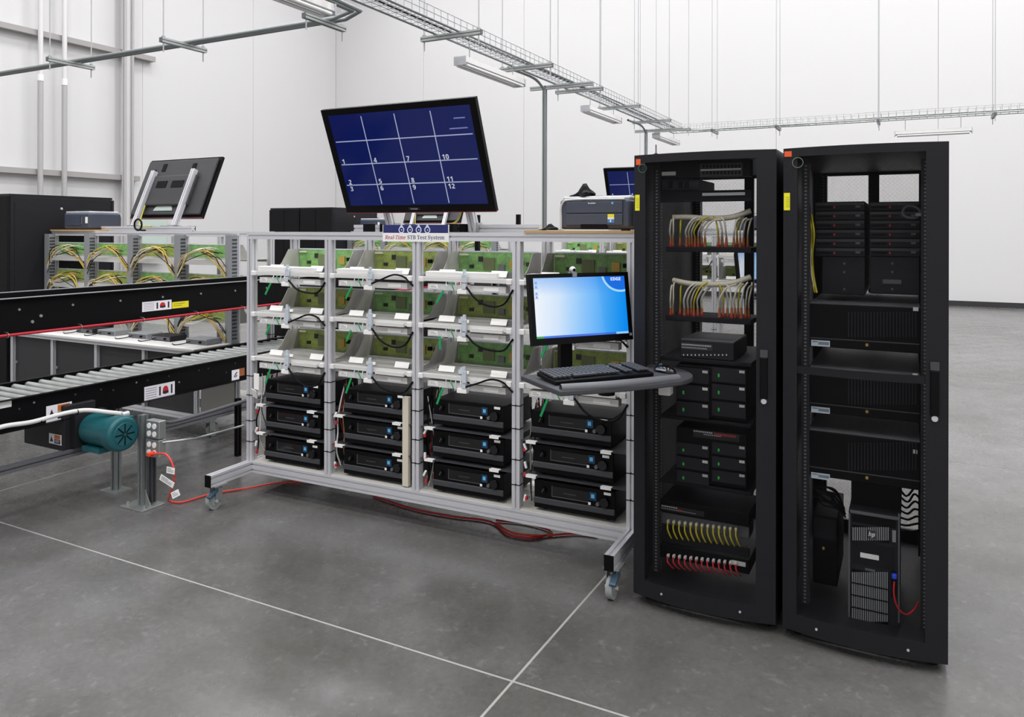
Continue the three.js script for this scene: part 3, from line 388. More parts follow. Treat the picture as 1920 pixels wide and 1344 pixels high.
function makeRack(label, x0, x1, st, brace) {
  const W = x1 - x0, o = thing('server_rack', label, 'server rack', [(x0 + x1) / 2, 0, RF], 0), h = W / 2, zr = -RD;
  part(o, 'top_cover', boxTo(-h, RH - 0.03, zr, h, RH, -0.03), M.rack); part(o, 'base', boxTo(-h, 0.035, zr, h, 0.085, -0.03), M.rack);
  for (const s of [-1, 1]) { part(o, 'side_panel', boxTo(s > 0 ? h - 0.012 : -h, 0.085, zr + 0.03, s > 0 ? h : -h + 0.012, RH - 0.03, -0.06), M.rack);
    for (const z of [-0.045, zr + 0.03]) part(o, 'corner_post', boxTo(s > 0 ? h - 0.045 : -h, 0.085, z - 0.03, s > 0 ? h : -h + 0.045, RH - 0.03, z + 0.03), M.rack);
    for (const z of [-0.11, -0.85]) part(o, 'mounting_rail', uvBy(box(0.03, RH - 0.17, 0.04, s * (h - 0.075), RH / 2 + 0.03, z), (x, y, zz, nx) => [Math.abs(nx) > 0.5 ? zz / 0.04 + 0.5 : (x - s * (h - 0.075)) / 0.03 + 0.5, y / 0.0445]), railMat);
    for (const z of [-0.08, zr + 0.1]) part(o, 'levelling_foot', [cyl(0.012, 0.03, s * (h - 0.05), 0.025, z, 'y', 0.012, 10), cyl(0.02, 0.014, s * (h - 0.05), 0.007, z, 'y', 0.018, 14)], M.black); }
  const d = part(o, 'front_door', [curvedStrip(W, -h, -h + 0.055, 0.045, RH, 0, 0.025), curvedStrip(W, h - 0.075, h, 0.045, RH, 0, 0.025), curvedStrip(W, -h + 0.055, h - 0.075, RH - 0.035, RH, 0, 0.025), curvedStrip(W, -h + 0.055, h - 0.075, 0.045, 0.115, 0, 0.025)], M.rack);
  part(d, 'door_mesh', bowedMesh(W, -h + 0.055, h - 0.075, 0.115, RH - 0.035), M.perforated);
  if (brace) part(d, 'door_brace', curvedStrip(W, -h + 0.03, h - 0.03, brace - 0.014, brace + 0.014, -0.003, 0.02), M.rackIn);
  const hd = part(d, 'handle', [rbox(0.03, 0.17, 0.014, 0.005, h - 0.045, 1.05, bulge(W, h - 0.045) + 0.004)], M.black); part(hd, 'lock', cyl(0.011, 0.008, h - 0.045, 0.955, bulge(W, h - 0.045) + 0.004, 'z', 0.011, 14), M.silver); part(hd, 'keypad', box(0.03, 0.03, 0.01, h - 0.045, 1.15, bulge(W, h - 0.045) + 0.004), M.greyDark);
  for (const s of [-1, 1]) part(d, 'bolt', cyl(0.005, 0.004, s * h * 0.55, 0.08, bulge(W, s * h * 0.55) + 0.001, 'z', 0.005, 8), M.silver);
  const b = part(o, 'rear_door', [boxTo(-h, 0.085, zr - 0.02, -h + 0.04, RH - 0.03, zr), boxTo(h - 0.04, 0.085, zr - 0.02, h, RH - 0.03, zr), boxTo(-0.025, 0.085, zr - 0.02, 0.025, RH - 0.03, zr), boxTo(-h, RH - 0.045, zr - 0.02, h, RH - 0.03, zr), boxTo(-h, 0.085, zr - 0.02, h, 0.15, zr)], M.rack);
  part(b, 'door_mesh', uvBy(put(new THREE.PlaneGeometry(W - 0.08, RH - 0.185), 0, RH / 2 + 0.0525, zr - 0.01), (x, y) => [x * HOLE, y * HOLE]), M.perforated);
  for (const [n, y, w, hh, m, x] of st) part(o, n, box(w, hh, 0.0015, -h + x, y, bulge(W, -h + x) + 0.0015), m);
  return o;
}
const RACK1 = [-1.083, -0.48], RACK2 = [-0.453, 0.131];
const yellowTag = S(0xffffff, 0.55, 0, { map: canvasTex(48, 128, (c) => { c.fillStyle = '#e6de1a'; c.fillRect(0, 0, 48, 128); c.fillStyle = '#a39b12'; for (let i = 0; i < 6; i++) c.fillRect(12, 30 + i * 14, 24, 5); }) });
const rack1 = makeRack('black server rack with copper-tipped cables on its shelves', ...RACK1, [['orange_sticker', 1.955, 0.024, 0.026, M.orange, 0.022], ['yellow_sticker', 1.775, 0.024, 0.07, yellowTag, 0.018]]);
const rack2 = makeRack('black server rack holding the workstation tower', ...RACK2, [['orange_sticker', 1.962, 0.038, 0.022, M.orange, 0.024], ['yellow_sticker', 1.77, 0.03, 0.07, yellowTag, 0.018]], 1.095);
part(rack1, 'cable_loop', put(new THREE.TorusGeometry(0.018, 0.002, 5, 18), -0.26, 1.925, 0.012), S(0x2d5a45, 0.5)); part(rack2, 'cable_loop', put(new THREE.TorusGeometry(0.02, 0.002, 5, 18), -0.235, 1.925, 0.016), S(0x5a6a55, 0.5));

function unit(name, label, cat, px, z, depth, m, group, top) { // a device whose front fills a rectangle of the picture on the plane z
  const r = rectZ(...px, z), o = thing(name, label, cat, [r.x, r.y0, z], 0, group); o.userData.w = r.w; o.userData.h = r.h;
  const q = (a, b, c, d) => { const s = rectZ(a, b, c, d, z); return { x: s.x - r.x, y: s.y - r.y0, w: s.w, h: s.h }; };
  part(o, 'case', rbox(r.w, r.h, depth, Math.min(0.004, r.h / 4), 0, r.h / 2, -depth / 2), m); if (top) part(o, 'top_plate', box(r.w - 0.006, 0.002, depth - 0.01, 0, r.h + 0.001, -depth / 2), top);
  return { o, r, q, add: (n, p, dz, mm, t = 0.002, sub = o) => { const s = q(...p); return part(sub, n, box(s.w, s.h, t, s.x, s.y, dz), mm); } };
}
const textRows = (bg, rows) => S(0xffffff, 0.6, 0, { map: canvasTex(256, 64, (c) => { c.fillStyle = bg; c.fillRect(0, 0, 256, 64); for (const [x, y, w, h, f] of rows) { c.fillStyle = f; for (let k = 0; k < w; k += 11) c.fillRect(x + k, y, 7, h); } }) });
const Z1 = -3.36;
{ // ---- contents of the rack with the copper-tipped cables ----
  const a = unit('patch_bay', 'black patch panel with two rows of ports at the rack top', 'patch panel', [1238, 302, 1408, 333], Z1, 0.05, M.rackIn); a.add('label', [1241, 322, 1267, 329], 0.001, M.whiteSoft); const pb = a.add('port_block', [1313, 306, 1393, 331], 0.003, M.greyDark, 0.006);
  for (const y of [[309, 315], [321, 327]]) for (let i = 0; i < 11; i++) a.add('port', [1318 + i * 6.7, y[0], 1322 + i * 6.7, y[1]], 0.006, M.black, 0.002, pb); a.add('port_strip', [1314, 316.5, 1390, 319.5], 0.007, M.whiteSoft, 0.001, pb);
  const b = unit('power_unit', 'dark grey power unit below the patch panel', 'power unit', [1240, 337, 1311, 357], Z1, 0.3, M.charcoal); for (const x of [1254, 1272, 1284]) b.add('socket', [x, 340, x + 7, 353], 0.003, M.black, 0.006);
  const c = unit('blank_panel', 'black blanking panel with a thin silver strip', 'panel', [1238, 357, 1410, 378], Z1, 0.02, M.rackIn); c.add('silver_strip', [1317, 361, 1397, 366.5], 0.001, M.silver);
  for (const [y0, ysh, name, lab] of [[403, 463, 'upper', 'upper rack shelf of copper connectors'], [527, 595, 'lower', 'lower rack shelf of copper connectors']]) {
    const s = unit('patch_shelf', `${name} black rack shelf carrying a row of copper connectors`, 'shelf', [1248, ysh, 1409, ysh + 10], Z1, 0.22, M.rackIn);
    const o = thing('cable_fan', `fan of cream and yellow cables dropping onto the ${name} rack shelf`, 'cables', [s.r.x, s.r.y1, Z1]), P = (px, py, dz = 0) => { const v = onZ(px, py, Z1 + dz); return V(v.x - s.r.x, v.y - s.r.y1, dz); };
    part(o, 'bundle', tube([P(1262, y0 + (ysh > 500 ? -2 : 4), -0.06), P(1290, y0 + 4, -0.05), P(1330, y0 + 6, -0.05), P(1372, y0 + 4, -0.05), P(1408, y0 - 8, -0.06)], 0.012, 8), M.cream);
    const bot = ysh < 500 ? [1257, 1261, 1275, 1287, 1292, 1297, 1303, 1309, 1316, 1322, 1347, 1354, 1362, 1376, 1382, 1388, 1394, 1402] : [1257, 1261, 1275, 1283, 1290, 1296, 1301, 1308, 1316, 1349, 1356, 1364, 1372, 1378, 1384, 1390, 1398, 1404];
    bot.forEach((bx, i) => { const tx = i < 3 ? bx + 3 : i < 10 ? bx + 14 + i * 2 : i < 13 ? bx - 10 : bx + 12, ty = y0 + rr(2, 9), zz = -0.03 - 0.05 * ((i * 7) % 3) / 3, my = (y0 + ysh) / 2;
      part(o, 'cable', tube([P(Math.min(tx, 1410), ty, zz), P(bx + (tx - bx) * 0.45, y0 + (ysh - y0) * 0.18, zz + 0.015), P(bx + rr(-1.5, 1.5), my, zz + 0.02), P(bx, ysh - 18, zz)], 0.0042, 5, 5), [M.cream, M.cream, M.yellowWire, M.whiteSoft][i % 4]);
      const v = P(bx, ysh - 10, zz); part(o, 'connector', cyl(0.0065, 0.034, v.x, v.y + 0.002, zz, 'y', 0.005, 8), i % 3 ? M.amber : M.copper); part(o, 'connector_base', cyl(0.008, 0.01, v.x, 0.005, zz, 'y', 0.008, 8), i % 2 ? M.copper : M.red); });
  }
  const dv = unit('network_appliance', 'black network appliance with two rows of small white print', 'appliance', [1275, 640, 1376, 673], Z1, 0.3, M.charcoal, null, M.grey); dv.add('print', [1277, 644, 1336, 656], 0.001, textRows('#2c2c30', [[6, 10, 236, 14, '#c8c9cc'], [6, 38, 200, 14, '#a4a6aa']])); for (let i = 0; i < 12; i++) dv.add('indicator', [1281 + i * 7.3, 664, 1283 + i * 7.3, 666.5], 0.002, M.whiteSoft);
  unit('rack_shelf', 'black rack shelf under the network appliance', 'shelf', [1240, 674, 1409, 682], Z1, 0.5, M.rackIn);
  for (const [y0, y1, name, hdr] of [[688, 784, 'upper', 0], [808, 908, 'lower', 22]]) {
    const s = unit('drive_array', `${name} black array of six boxes with green lamps`, 'drive array', [1268, y0, 1401, y1], Z1, 0.38, M.black), h = (y1 - y0 - hdr) / 3;
    for (let r = 0; r < 3; r++) for (const [xa, xb] of [[1270, 1330], [1336, 1399]]) { const ya = y0 + hdr + r * h + 2, yb = ya + h - 5; const m = s.add('module', [xa, ya, xb, yb], 0.004, M.charcoal, 0.012); s.add('lamp', [xa + 11, ya + h * 0.3, xa + 14, ya + h * 0.5], 0.011, M.ledGreen, 0.002, m); s.add('label', [xb - 12, ya + 4, xb - 2, ya + 9], 0.011, r % 2 ? M.whiteSoft : M.silver, 0.001, m); }
    if (hdr) s.add('header_print', [1300, y0 + 2, 1386, y0 + 16], 0.001, textRows('#141416', [[2, 6, 110, 12, '#b9babd'], [60, 26, 90, 10, '#9fa0a4'], [120, 8, 120, 20, '#a32a2e']]));
    unit('rack_shelf', `black rack shelf under the ${name} drive array`, 'shelf', [1238, y1 + 2, 1409, y1 + 9], Z1, 0.4, M.rackIn);
  }
  const w1 = unit('network_switch', 'slim black switch above the yellow patch cables', 'switch', [1238, 949, 1405, 972], Z1, 0.25, M.black); w1.add('print', [1240, 952, 1320, 962], 0.001, textRows('#141416', [[2, 8, 90, 12, '#d0d1d4'], [2, 38, 200, 8, '#b0b1b5'], [96, 26, 30, 22, '#b02a2e']]));
  const w2 = unit('patch_bay', 'grey patch panel plugged with a row of yellow cables', 'patch panel', [1240, 974, 1405, 996], Z1 - 0.03, 0.1, M.grey);
  const fan = (panel, py0, py1, mA, mB, label) => { const o = thing('patch_cables', label, 'cables', [panel.r.x, panel.r.y0, panel.r.z]); for (let i = 0; i < 13; i++) { const a0 = onZ(1254 + i * 10.6, py0 + i * 1.2, panel.r.z), a1 = onZ(1262 + i * 10.6, py1 + i * 1.2, panel.r.z), X = (v, d) => [v.x - panel.r.x, v.y - panel.r.y0, d]; part(o, 'plug', rbox(0.01, 0.014, 0.02, 0.002, a0.x - panel.r.x, a0.y - panel.r.y0, 0.01), mA); part(o, 'cable', tube([X(a0, 0.015), X(a0.clone().lerp(a1, 0.35), 0.045), X(a1, 0.035), [a1.x - panel.r.x + 0.004, a1.y - panel.r.y0 - 0.02, 0.005]], 0.0035, 5, 5), mB); } };
  fan(w2, 976, 1002, M.cream, M.yellowWire, 'yellow patch cables curling from the grey patch panel');
  unit('blank_panel', 'black blanking panel between the two patch panels', 'panel', [1236, 1014, 1405, 1030], Z1, 0.02, M.rackIn);
  const w3 = unit('network_switch', 'black switch plugged with red and white leads', 'switch', [1234, 1034, 1405, 1060], Z1, 0.25, M.black); w3.add('print', [1372, 1052, 1398, 1060], 0.001, M.whiteSoft);
  fan(w3, 1040, 1056, M.whiteSoft, M.red, 'red and white leads along the lowest switch');
  const g = thing('yellow_cable_bundle', 'yellow cables hanging between the two server racks', 'cables', [(RACK1[1] + RACK2[0]) / 2, 0, -3.55]); for (let i = 0; i < 7; i++) { const p = []; for (let y = 1.78; y > 0.35; y -= 0.18) p.push([rr(-0.008, 0.008), y, rr(-0.09, 0.09)]); part(g, 'cable', tube(p, 0.0045, 5, 4), i === 3 ? M.whiteSoft : M.yellowWire); }
  const bc = thing('beacon', 'small black domed antenna base on the rack roof', 'antenna', [onZ(1230, 285, -3.35).x, RH, -3.35]); part(bc, 'dome', new THREE.SphereGeometry(0.017, 18, 10, 0, 7, 0, Math.PI / 2), M.black); part(bc, 'mast', cyl(0.003, 0.05, 0, 0.03, 0, 'y', 0.003, 6), M.grey);
}
const Z2 = -3.36;
{ // ---- contents of the rack with the tower ----
  for (let r = 0; r < 6; r++) for (const [xa, xb, rx, col] of [[1528, 1622, 1563, 'beside the yellow bundle'], [1630, 1726, 1667, 'beside the coiled lead']]) {
    const y0 = 378 + r * 17.2, s = unit('half_width_server', `${['first', 'second', 'third', 'fourth', 'fifth', 'sixth'][r]} slim server from the top, column ${col}`, 'server', [xa, y0, xb, y0 + 17], -3.5, 0.5, M.charcoal, 'slim half-width servers');
    s.add('bezel', [xa + 2, y0 + 2, xb - 2, y0 + 6.5], 0.003, M.greyDark, 0.006); s.add('red_lamp', [rx, y0 + 8, rx + 3, y0 + 12], 0.002, M.red); s.add('latch', [xb - 18, y0 + 7, xb - 9, y0 + 11], 0.003, M.grey, 0.005); s.add('slot', [xa + 4, y0 + 9, rx - 4, y0 + 12], 0.001, M.black);
  }
  for (const [xa, xb, lab] of [[1541, 1622, 'dark grey equipment box under the slim servers, with bolts'], [1631, 1724, 'dark grey equipment box under the slim servers, with a pale plate']]) { const s = unit('equipment_box', lab, 'box', [xa, 482, xb, 552], -3.5, 0.5, M.charcoal); for (const [x, y] of [[xa + 40, 492], [xa + 40, 508], [xa + 40, 540]]) s.add('bolt', [x, y, x + 4, y + 4], 0.002, M.grey); if (xa > 1600) s.add('plate', [1655, 524, 1690, 532], 0.002, M.grey); }
  for (const [y0, y1, ly, n, tx] of [[573, 656, 638, 'uppermost', 1718], [697, 782, 763, 'middle', 1717], [818, 905, 887, 'lowest', 1716]]) {
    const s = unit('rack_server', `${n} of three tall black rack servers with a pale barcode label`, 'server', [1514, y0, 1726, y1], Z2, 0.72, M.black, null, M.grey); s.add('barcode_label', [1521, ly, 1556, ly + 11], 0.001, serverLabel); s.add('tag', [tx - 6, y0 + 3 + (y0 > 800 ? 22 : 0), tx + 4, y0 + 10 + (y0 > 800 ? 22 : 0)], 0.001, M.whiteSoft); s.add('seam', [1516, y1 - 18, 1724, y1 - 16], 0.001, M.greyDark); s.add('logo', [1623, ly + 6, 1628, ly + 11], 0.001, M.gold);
    for (let i = 0; i < 22; i++) s.add('rib', [1590 + i * 6, y0 + 12, 1592 + i * 6, y1 - 24], 0.002, M.charcoal, 0.004);
  }
  const g = thing('yellow_cable_bundle', 'olive yellow cables hanging beside the slim servers', 'cables', [0, 0, -3.42]); for (let i = 0; i < 4; i++) { const p = [[1517, 402], [1523, 440], [1519, 480], [1521, 520], [1528, 548]].map(([x, y]) => { const v = onZ(x + i * 1.4, y, -3.42); return [v.x, v.y, rr(-0.02, 0.02)]; }); part(g, 'cable', tube(p, 0.0042, 5, 5), i === 1 ? M.cream : M.yellowWire); }
  const cl = thing('coiled_lead', 'grey lead coiled in front of the slim servers', 'lead', onZ(1707, 396, -3.44).toArray()); part(cl, 'coil', tube([[-0.03, -0.02, 0], [-0.02, 0.015, 0.01], [0.01, 0.02, 0], [0.035, 0.0, 0.01], [0.02, -0.025, 0], [-0.02, -0.02, 0.012], [-0.03, 0.0, 0.012]], 0.006, 6, 6), M.grey); part(cl, 'plug', rbox(0.025, 0.014, 0.014, 0.004, 0.03, -0.014, 0.01), M.cabinet);
  unit('equipment_box', 'flat black box standing on the workstation tower', 'box', [1596, 907, 1690, 958], -3.45, 0.4, M.black);
  const ups = unit('backup_battery', 'dark slim tower with one amber lamp beside the workstation tower', 'battery unit', [1524, 968, 1570, 1096], -3.47, 0.35, M.black); ups.add('lamp', [1542, 1025, 1546, 1030], 0.001, M.gold); ups.add('bezel', [1526, 972, 1568, 1010], 0.002, M.rackIn, 0.004);
  { const t = unit('workstation_tower', 'black and silver workstation tower standing in the rack', 'computer', [1591, 962, 1687, 1166], -3.38, 0.45, M.charcoal);
    t.add('frame_edge', [1591, 962, 1594, 1166], 0.004, M.grey, 0.008); t.add('frame_edge', [1684, 962, 1687, 1166], 0.004, M.grey, 0.008); t.add('frame_edge', [1594, 962, 1684, 967], 0.004, M.grey, 0.008); t.add('recess', [1598, 970, 1680, 984], 0.001, M.black);
    t.add('vent_backing', [1598, 988, 1668, 1012], 0.001, M.black); for (let i = 0; i < 17; i++) t.add('vent_bar', [1598.5 + i * 4.1, 988, 1600.8 + i * 4.1, 1012], 0.004, M.cabinet, 0.006); t.add('brand_mark', [1627, 992, 1641, 1008], 0.009, lettering('hp', '#e8e8ea', '#3a3a3e', 64, 64, 'italic bold 46px sans-serif'), 0.002); t.add('side_label', [1673, 994, 1680, 1016], 0.002, M.cabinet);
    t.add('white_label', [1613, 1038, 1648, 1047], 0.002, M.white); t.add('drive_slot', [1622, 1066, 1641, 1070], 0.002, M.grey); t.add('drive_door', [1598, 1020, 1678, 1062], 0.001, M.rackIn);
    t.add('grille_backing', [1597, 1072, 1666, 1164], 0.001, M.black); for (let i = 0; i < 17; i++) t.add('grille_bar', [1597.5 + i * 4.05, 1072, 1599.8 + i * 4.05, 1164], 0.004, M.cabinet, 0.006); for (const y of [1096, 1119, 1142]) t.add('grille_rib', [1597, y, 1666, y + 2], 0.006, M.black, 0.006);
    t.add('port_panel', [1671, 1070, 1681, 1120], 0.002, M.black); }
  const p = (x, y, d = 0) => { const v = onZ(x, y, -3.36 + d); return [v.x, v.y, v.z]; };
  const rl = thing('red_lead', 'red lead with a blue plug on the workstation tower', 'lead'); part(rl, 'cable', tube([p(1677, 1090, 0.012), p(1676, 1112, 0.02), p(1684, 1140, 0.02), p(1700, 1152, 0.01), p(1716, 1140, -0.02), p(1722, 1128, -0.06)], 0.0035, 6, 6), M.red); part(rl, 'plug', rbox(0.018, 0.018, 0.02, 0.004, ...p(1677, 1080, 0.012)), M.blue, 'blue plug');
  const ck = thing('black_cables', 'tangle of black cables behind the dark slim tower', 'cables'); for (let i = 0; i < 12; i++) part(ck, 'cable', tube([p(1524 + rr(0, 14), 908 + rr(0, 20), -0.05), p(1540 + rr(0, 20), 912 + i * 3, -0.06), p(1562 + rr(0, 12), 925 + i * 2.4, -0.08), p(1580 + rr(0, 6), 950 + rr(0, 20), -0.1)], 0.004, 5, 5), M.black);
  const cr = thing('black_cables', 'black cables crossing the bright gap beside the workstation tower', 'cables'); for (let i = 0; i < 7; i++) part(cr, 'cable', tube([p(1688, 918 + i * 13, -0.5), p(1700 + rr(-3, 6), 930 + i * 11, -0.52), p(1714 + rr(0, 5), 912 + i * 14, -0.5), p(1730, 930 + i * 10, -0.48)], 0.005, 5, 5), M.black);
}
// ---------- monitor, keyboard and mouse on a swing arm ----------
const ARM = 52.5 * Math.PI / 180;
const monTex = canvasTex(640, 400, (c, w, h) => { const g = c.createLinearGradient(0, h * 0.35, w, h * 0.5); g.addColorStop(0, '#f1f6fd'); g.addColorStop(0.25, '#d2e5fb'); g.addColorStop(0.6, '#74bbfa'); g.addColorStop(1, '#0a8cf2'); c.fillStyle = g; c.fillRect(0, 0, w, h); const t = c.createLinearGradient(0, 0, 0, h * 0.3); t.addColorStop(0, 'rgba(28,116,232,0.35)'); t.addColorStop(1, 'rgba(28,116,232,0)'); c.fillStyle = t; c.fillRect(0, 0, w, h * 0.3);
  c.strokeStyle = 'rgba(215,240,255,0.75)'; c.lineWidth = 14; c.beginPath(); c.arc(w * 0.95, -h * 0.06, w * 0.2, 0, 7); c.stroke(); c.fillStyle = '#1c6fe4'; c.beginPath(); c.arc(w * 0.95, -h * 0.06, w * 0.185, 0, 7); c.fill(); c.fillStyle = '#ffffff'; c.font = 'bold 30px sans-serif'; c.fillText('EDGE', w * 0.84, h * 0.075);
  c.fillStyle = '#7d9fe0'; for (const y of [0.06, 0.13, 0.24, 0.3]) { c.fillRect(12, h * y, 14, 12); c.fillRect(8, h * y + 14, 24, 4); } c.fillStyle = '#3d6fe0'; c.fillRect(0, h * 0.965, w, h * 0.035); c.fillStyle = '#3aa05a'; c.fillRect(0, h * 0.965, 50, h * 0.035); c.fillStyle = '#9fd0f8'; c.fillRect(w * 0.86, h * 0.965, w * 0.14, h * 0.035); });
function makeMonitor(label) {
  const o = thing('monitor', label, 'monitor', [-1.293, 1.149, -3.17], ARM), W = 0.515, H = 0.312, tl = -0.15; const P = (n, g, m) => part(o, n, join(Array.isArray(g) ? g : [g]).rotateX(tl), m);
  P('bezel', [box(W, 0.03, 0.03, 0, 0.015, 0), box(W, 0.018, 0.03, 0, H - 0.009, 0), box(0.02, H - 0.048, 0.03, -W / 2 + 0.01, H / 2 + 0.006, 0), box(0.02, H - 0.048, 0.03, W / 2 - 0.01, H / 2 + 0.006, 0)], M.black);
  P('screen', box(W - 0.04, H - 0.048, 0.02, 0, H / 2 + 0.006, 0.001), emissiveScreen(monTex, 1.6)); P('back_cover', rbox(W - 0.03, H - 0.03, 0.035, 0.012, 0, H / 2, -0.03), M.blackSoft); P('power_button', box(0.012, 0.012, 0.003, W / 2 - 0.012, 0.025, 0.0155), M.silver);
  part(o, 'stand_neck', [box(0.06, 0.2, 0.03, -0.06, -0.02, -0.06), box(0.12, 0.02, 0.06, -0.06, 0.08, -0.055)], M.black);
  const l = new THREE.RectAreaLight(0x9fcbff, 1.2, W - 0.06, H - 0.08); l.position.set(0, H / 2, 0.045); l.rotation.y = Math.PI; o.add(l);
  return o;
}
const monitor = makeMonitor('flat monitor with a bright blue desktop beside the server rack');
{ const o = thing('webcam', 'small grey webcam clipped to the monitor top', 'webcam', [-1.293, 1.462, -3.17], ARM); part(o, 'body', new THREE.SphereGeometry(0.016, 16, 12).translate(-0.03, 0.012, -0.045), M.silver); part(o, 'clip', box(0.02, 0.02, 0.045, -0.03, -0.008, -0.045), M.cabinet); part(o, 'lens', cyl(0.007, 0.006, -0.03, 0.012, -0.031, 'z', 0.007, 12), M.black); }
const armSet = [];
{ const y = 1.045, cx = -1.11, cz = -2.96, o = thing('keyboard_tray', 'dark grey keyboard tray on a swing arm in front of the server rack', 'keyboard tray', [cx, y, cz], ARM);
  const s = new THREE.Shape(); s.moveTo(-0.3, -0.16); s.lineTo(-0.3, 0.165); s.quadraticCurveTo(0, 0.215, 0.24, 0.19); s.quadraticCurveTo(0.36, 0.16, 0.39, 0.02); s.lineTo(0.37, -0.16); s.lineTo(-0.3, -0.16);
  const g = new THREE.ExtrudeGeometry(s, { depth: 0.012, bevelEnabled: true, bevelSize: 0.005, bevelThickness: 0.005, bevelSegments: 2, curveSegments: 16 }); g.rotateX(Math.PI / 2); part(o, 'tray_board', g, M.greyDark);
  part(o, 'palm_rest', tube([[-0.29, 0.008, 0.15], [-0.1, 0.01, 0.182], [0.08, 0.01, 0.185], [0.24, 0.008, 0.17]], 0.018, 8, 8), M.grey);
  part(o, 'swing_arm', [box(0.05, 0.03, 0.26, 0.02, -0.035, -0.12), box(0.25, 0.03, 0.05, 0.1, -0.035, -0.23)], M.black); part(o, 'arm_knuckle', cyl(0.035, 0.07, 0.02, -0.04, -0.02), M.black);
  const kb = thing('keyboard', 'black keyboard on the swing-arm tray', 'keyboard', [cx, y + 0.006, cz], ARM); part(kb, 'base', rbox(0.46, 0.018, 0.165, 0.005, -0.045, 0.012, 0.0, 0.06), M.black);
  const K = []; for (let r = 0; r < 6; r++) for (let c = 0; c < 22; c++) if (!((c === 15 || c === 18) || (r === 5 && c > 3 && c < 9))) K.push(rbox(0.0165, 0.008, 0.0175, 0.002, -0.262 + c * 0.0205, 0.0265 + (5 - r) * 0.0012, -0.066 + r * 0.0235, 0.06)); K.push(rbox(0.1, 0.008, 0.0175, 0.002, -0.13, 0.0265, 0.052, 0.06)); const ks = part(kb, 'keys', K, M.greyDark); ks.userData.kind = 'stuff';
  part(kb, 'media_strip', box(0.3, 0.003, 0.012, 0.03, 0.024, -0.078), M.silver);
  const ms = thing('mouse', 'small black mouse beside the keyboard', 'mouse', [cx + 0.285 * Math.cos(ARM) + 0.02 * Math.sin(ARM), y + 0.006, cz - 0.285 * Math.sin(ARM) + 0.02 * Math.cos(ARM)], ARM + 0.3); part(ms, 'shell', new THREE.SphereGeometry(1, 20, 12, 0, 7, 0, Math.PI / 2).scale(0.031, 0.03, 0.055), M.blackGloss); part(ms, 'wheel', cyl(0.007, 0.006, 0, 0.026, -0.022, 'x', 0.007, 12), M.grey); part(ms, 'side_strip', box(0.004, 0.006, 0.05, -0.028, 0.012, 0), M.silver);
  armSet.push([o, 'distant keyboard tray seen behind the server rack'], [kb, 'distant keyboard seen behind the server rack']);
  const p = onZ(1250, 722, -3.19); single('arm_bracket', rbox(0.052, 0.075, 0.05, 0.006, 0, 0, 0), M.whiteSoft, 'pale bracket block under the keyboard tray, on the rack door', 'bracket', null, [p.x, p.y, -3.175]);
}

// ---------- conveyors ----------
const CX0 = -4.87, CX1 = -4.45, CZ0 = -0.9, CZ1 = -9.2;
function channel(xw, dir, y0, y1, t = 0.004, lip = 0.03) { return [boxTo(xw - t / 2, y0, CZ1, xw + t / 2, y1, CZ0), boxTo(Math.min(xw, xw + dir * lip), y1 - t, CZ1, Math.max(xw, xw + dir * lip), y1, CZ0), boxTo(Math.min(xw, xw + dir * lip), y0, CZ1, Math.max(xw, xw + dir * lip), y0 + t, CZ0)]; }
function sticker(o, px, x, m, dx = 0.003) { const a = onX(px[0], (px[1] + px[3]) / 2, x), b = onX(px[2], (px[1] + px[3]) / 2, x), t = onX((px[0] + px[2]) / 2, px[1], x), u = onX((px[0] + px[2]) / 2, px[3], x); const g = new THREE.BoxGeometry(Math.abs(b.z - a.z), t.y - u.y, 0.0015); g.rotateY(Math.PI / 2); return part(o, 'warning_label', g.translate(x + dx, (t.y + u.y) / 2, (a.z + b.z) / 2), m); }
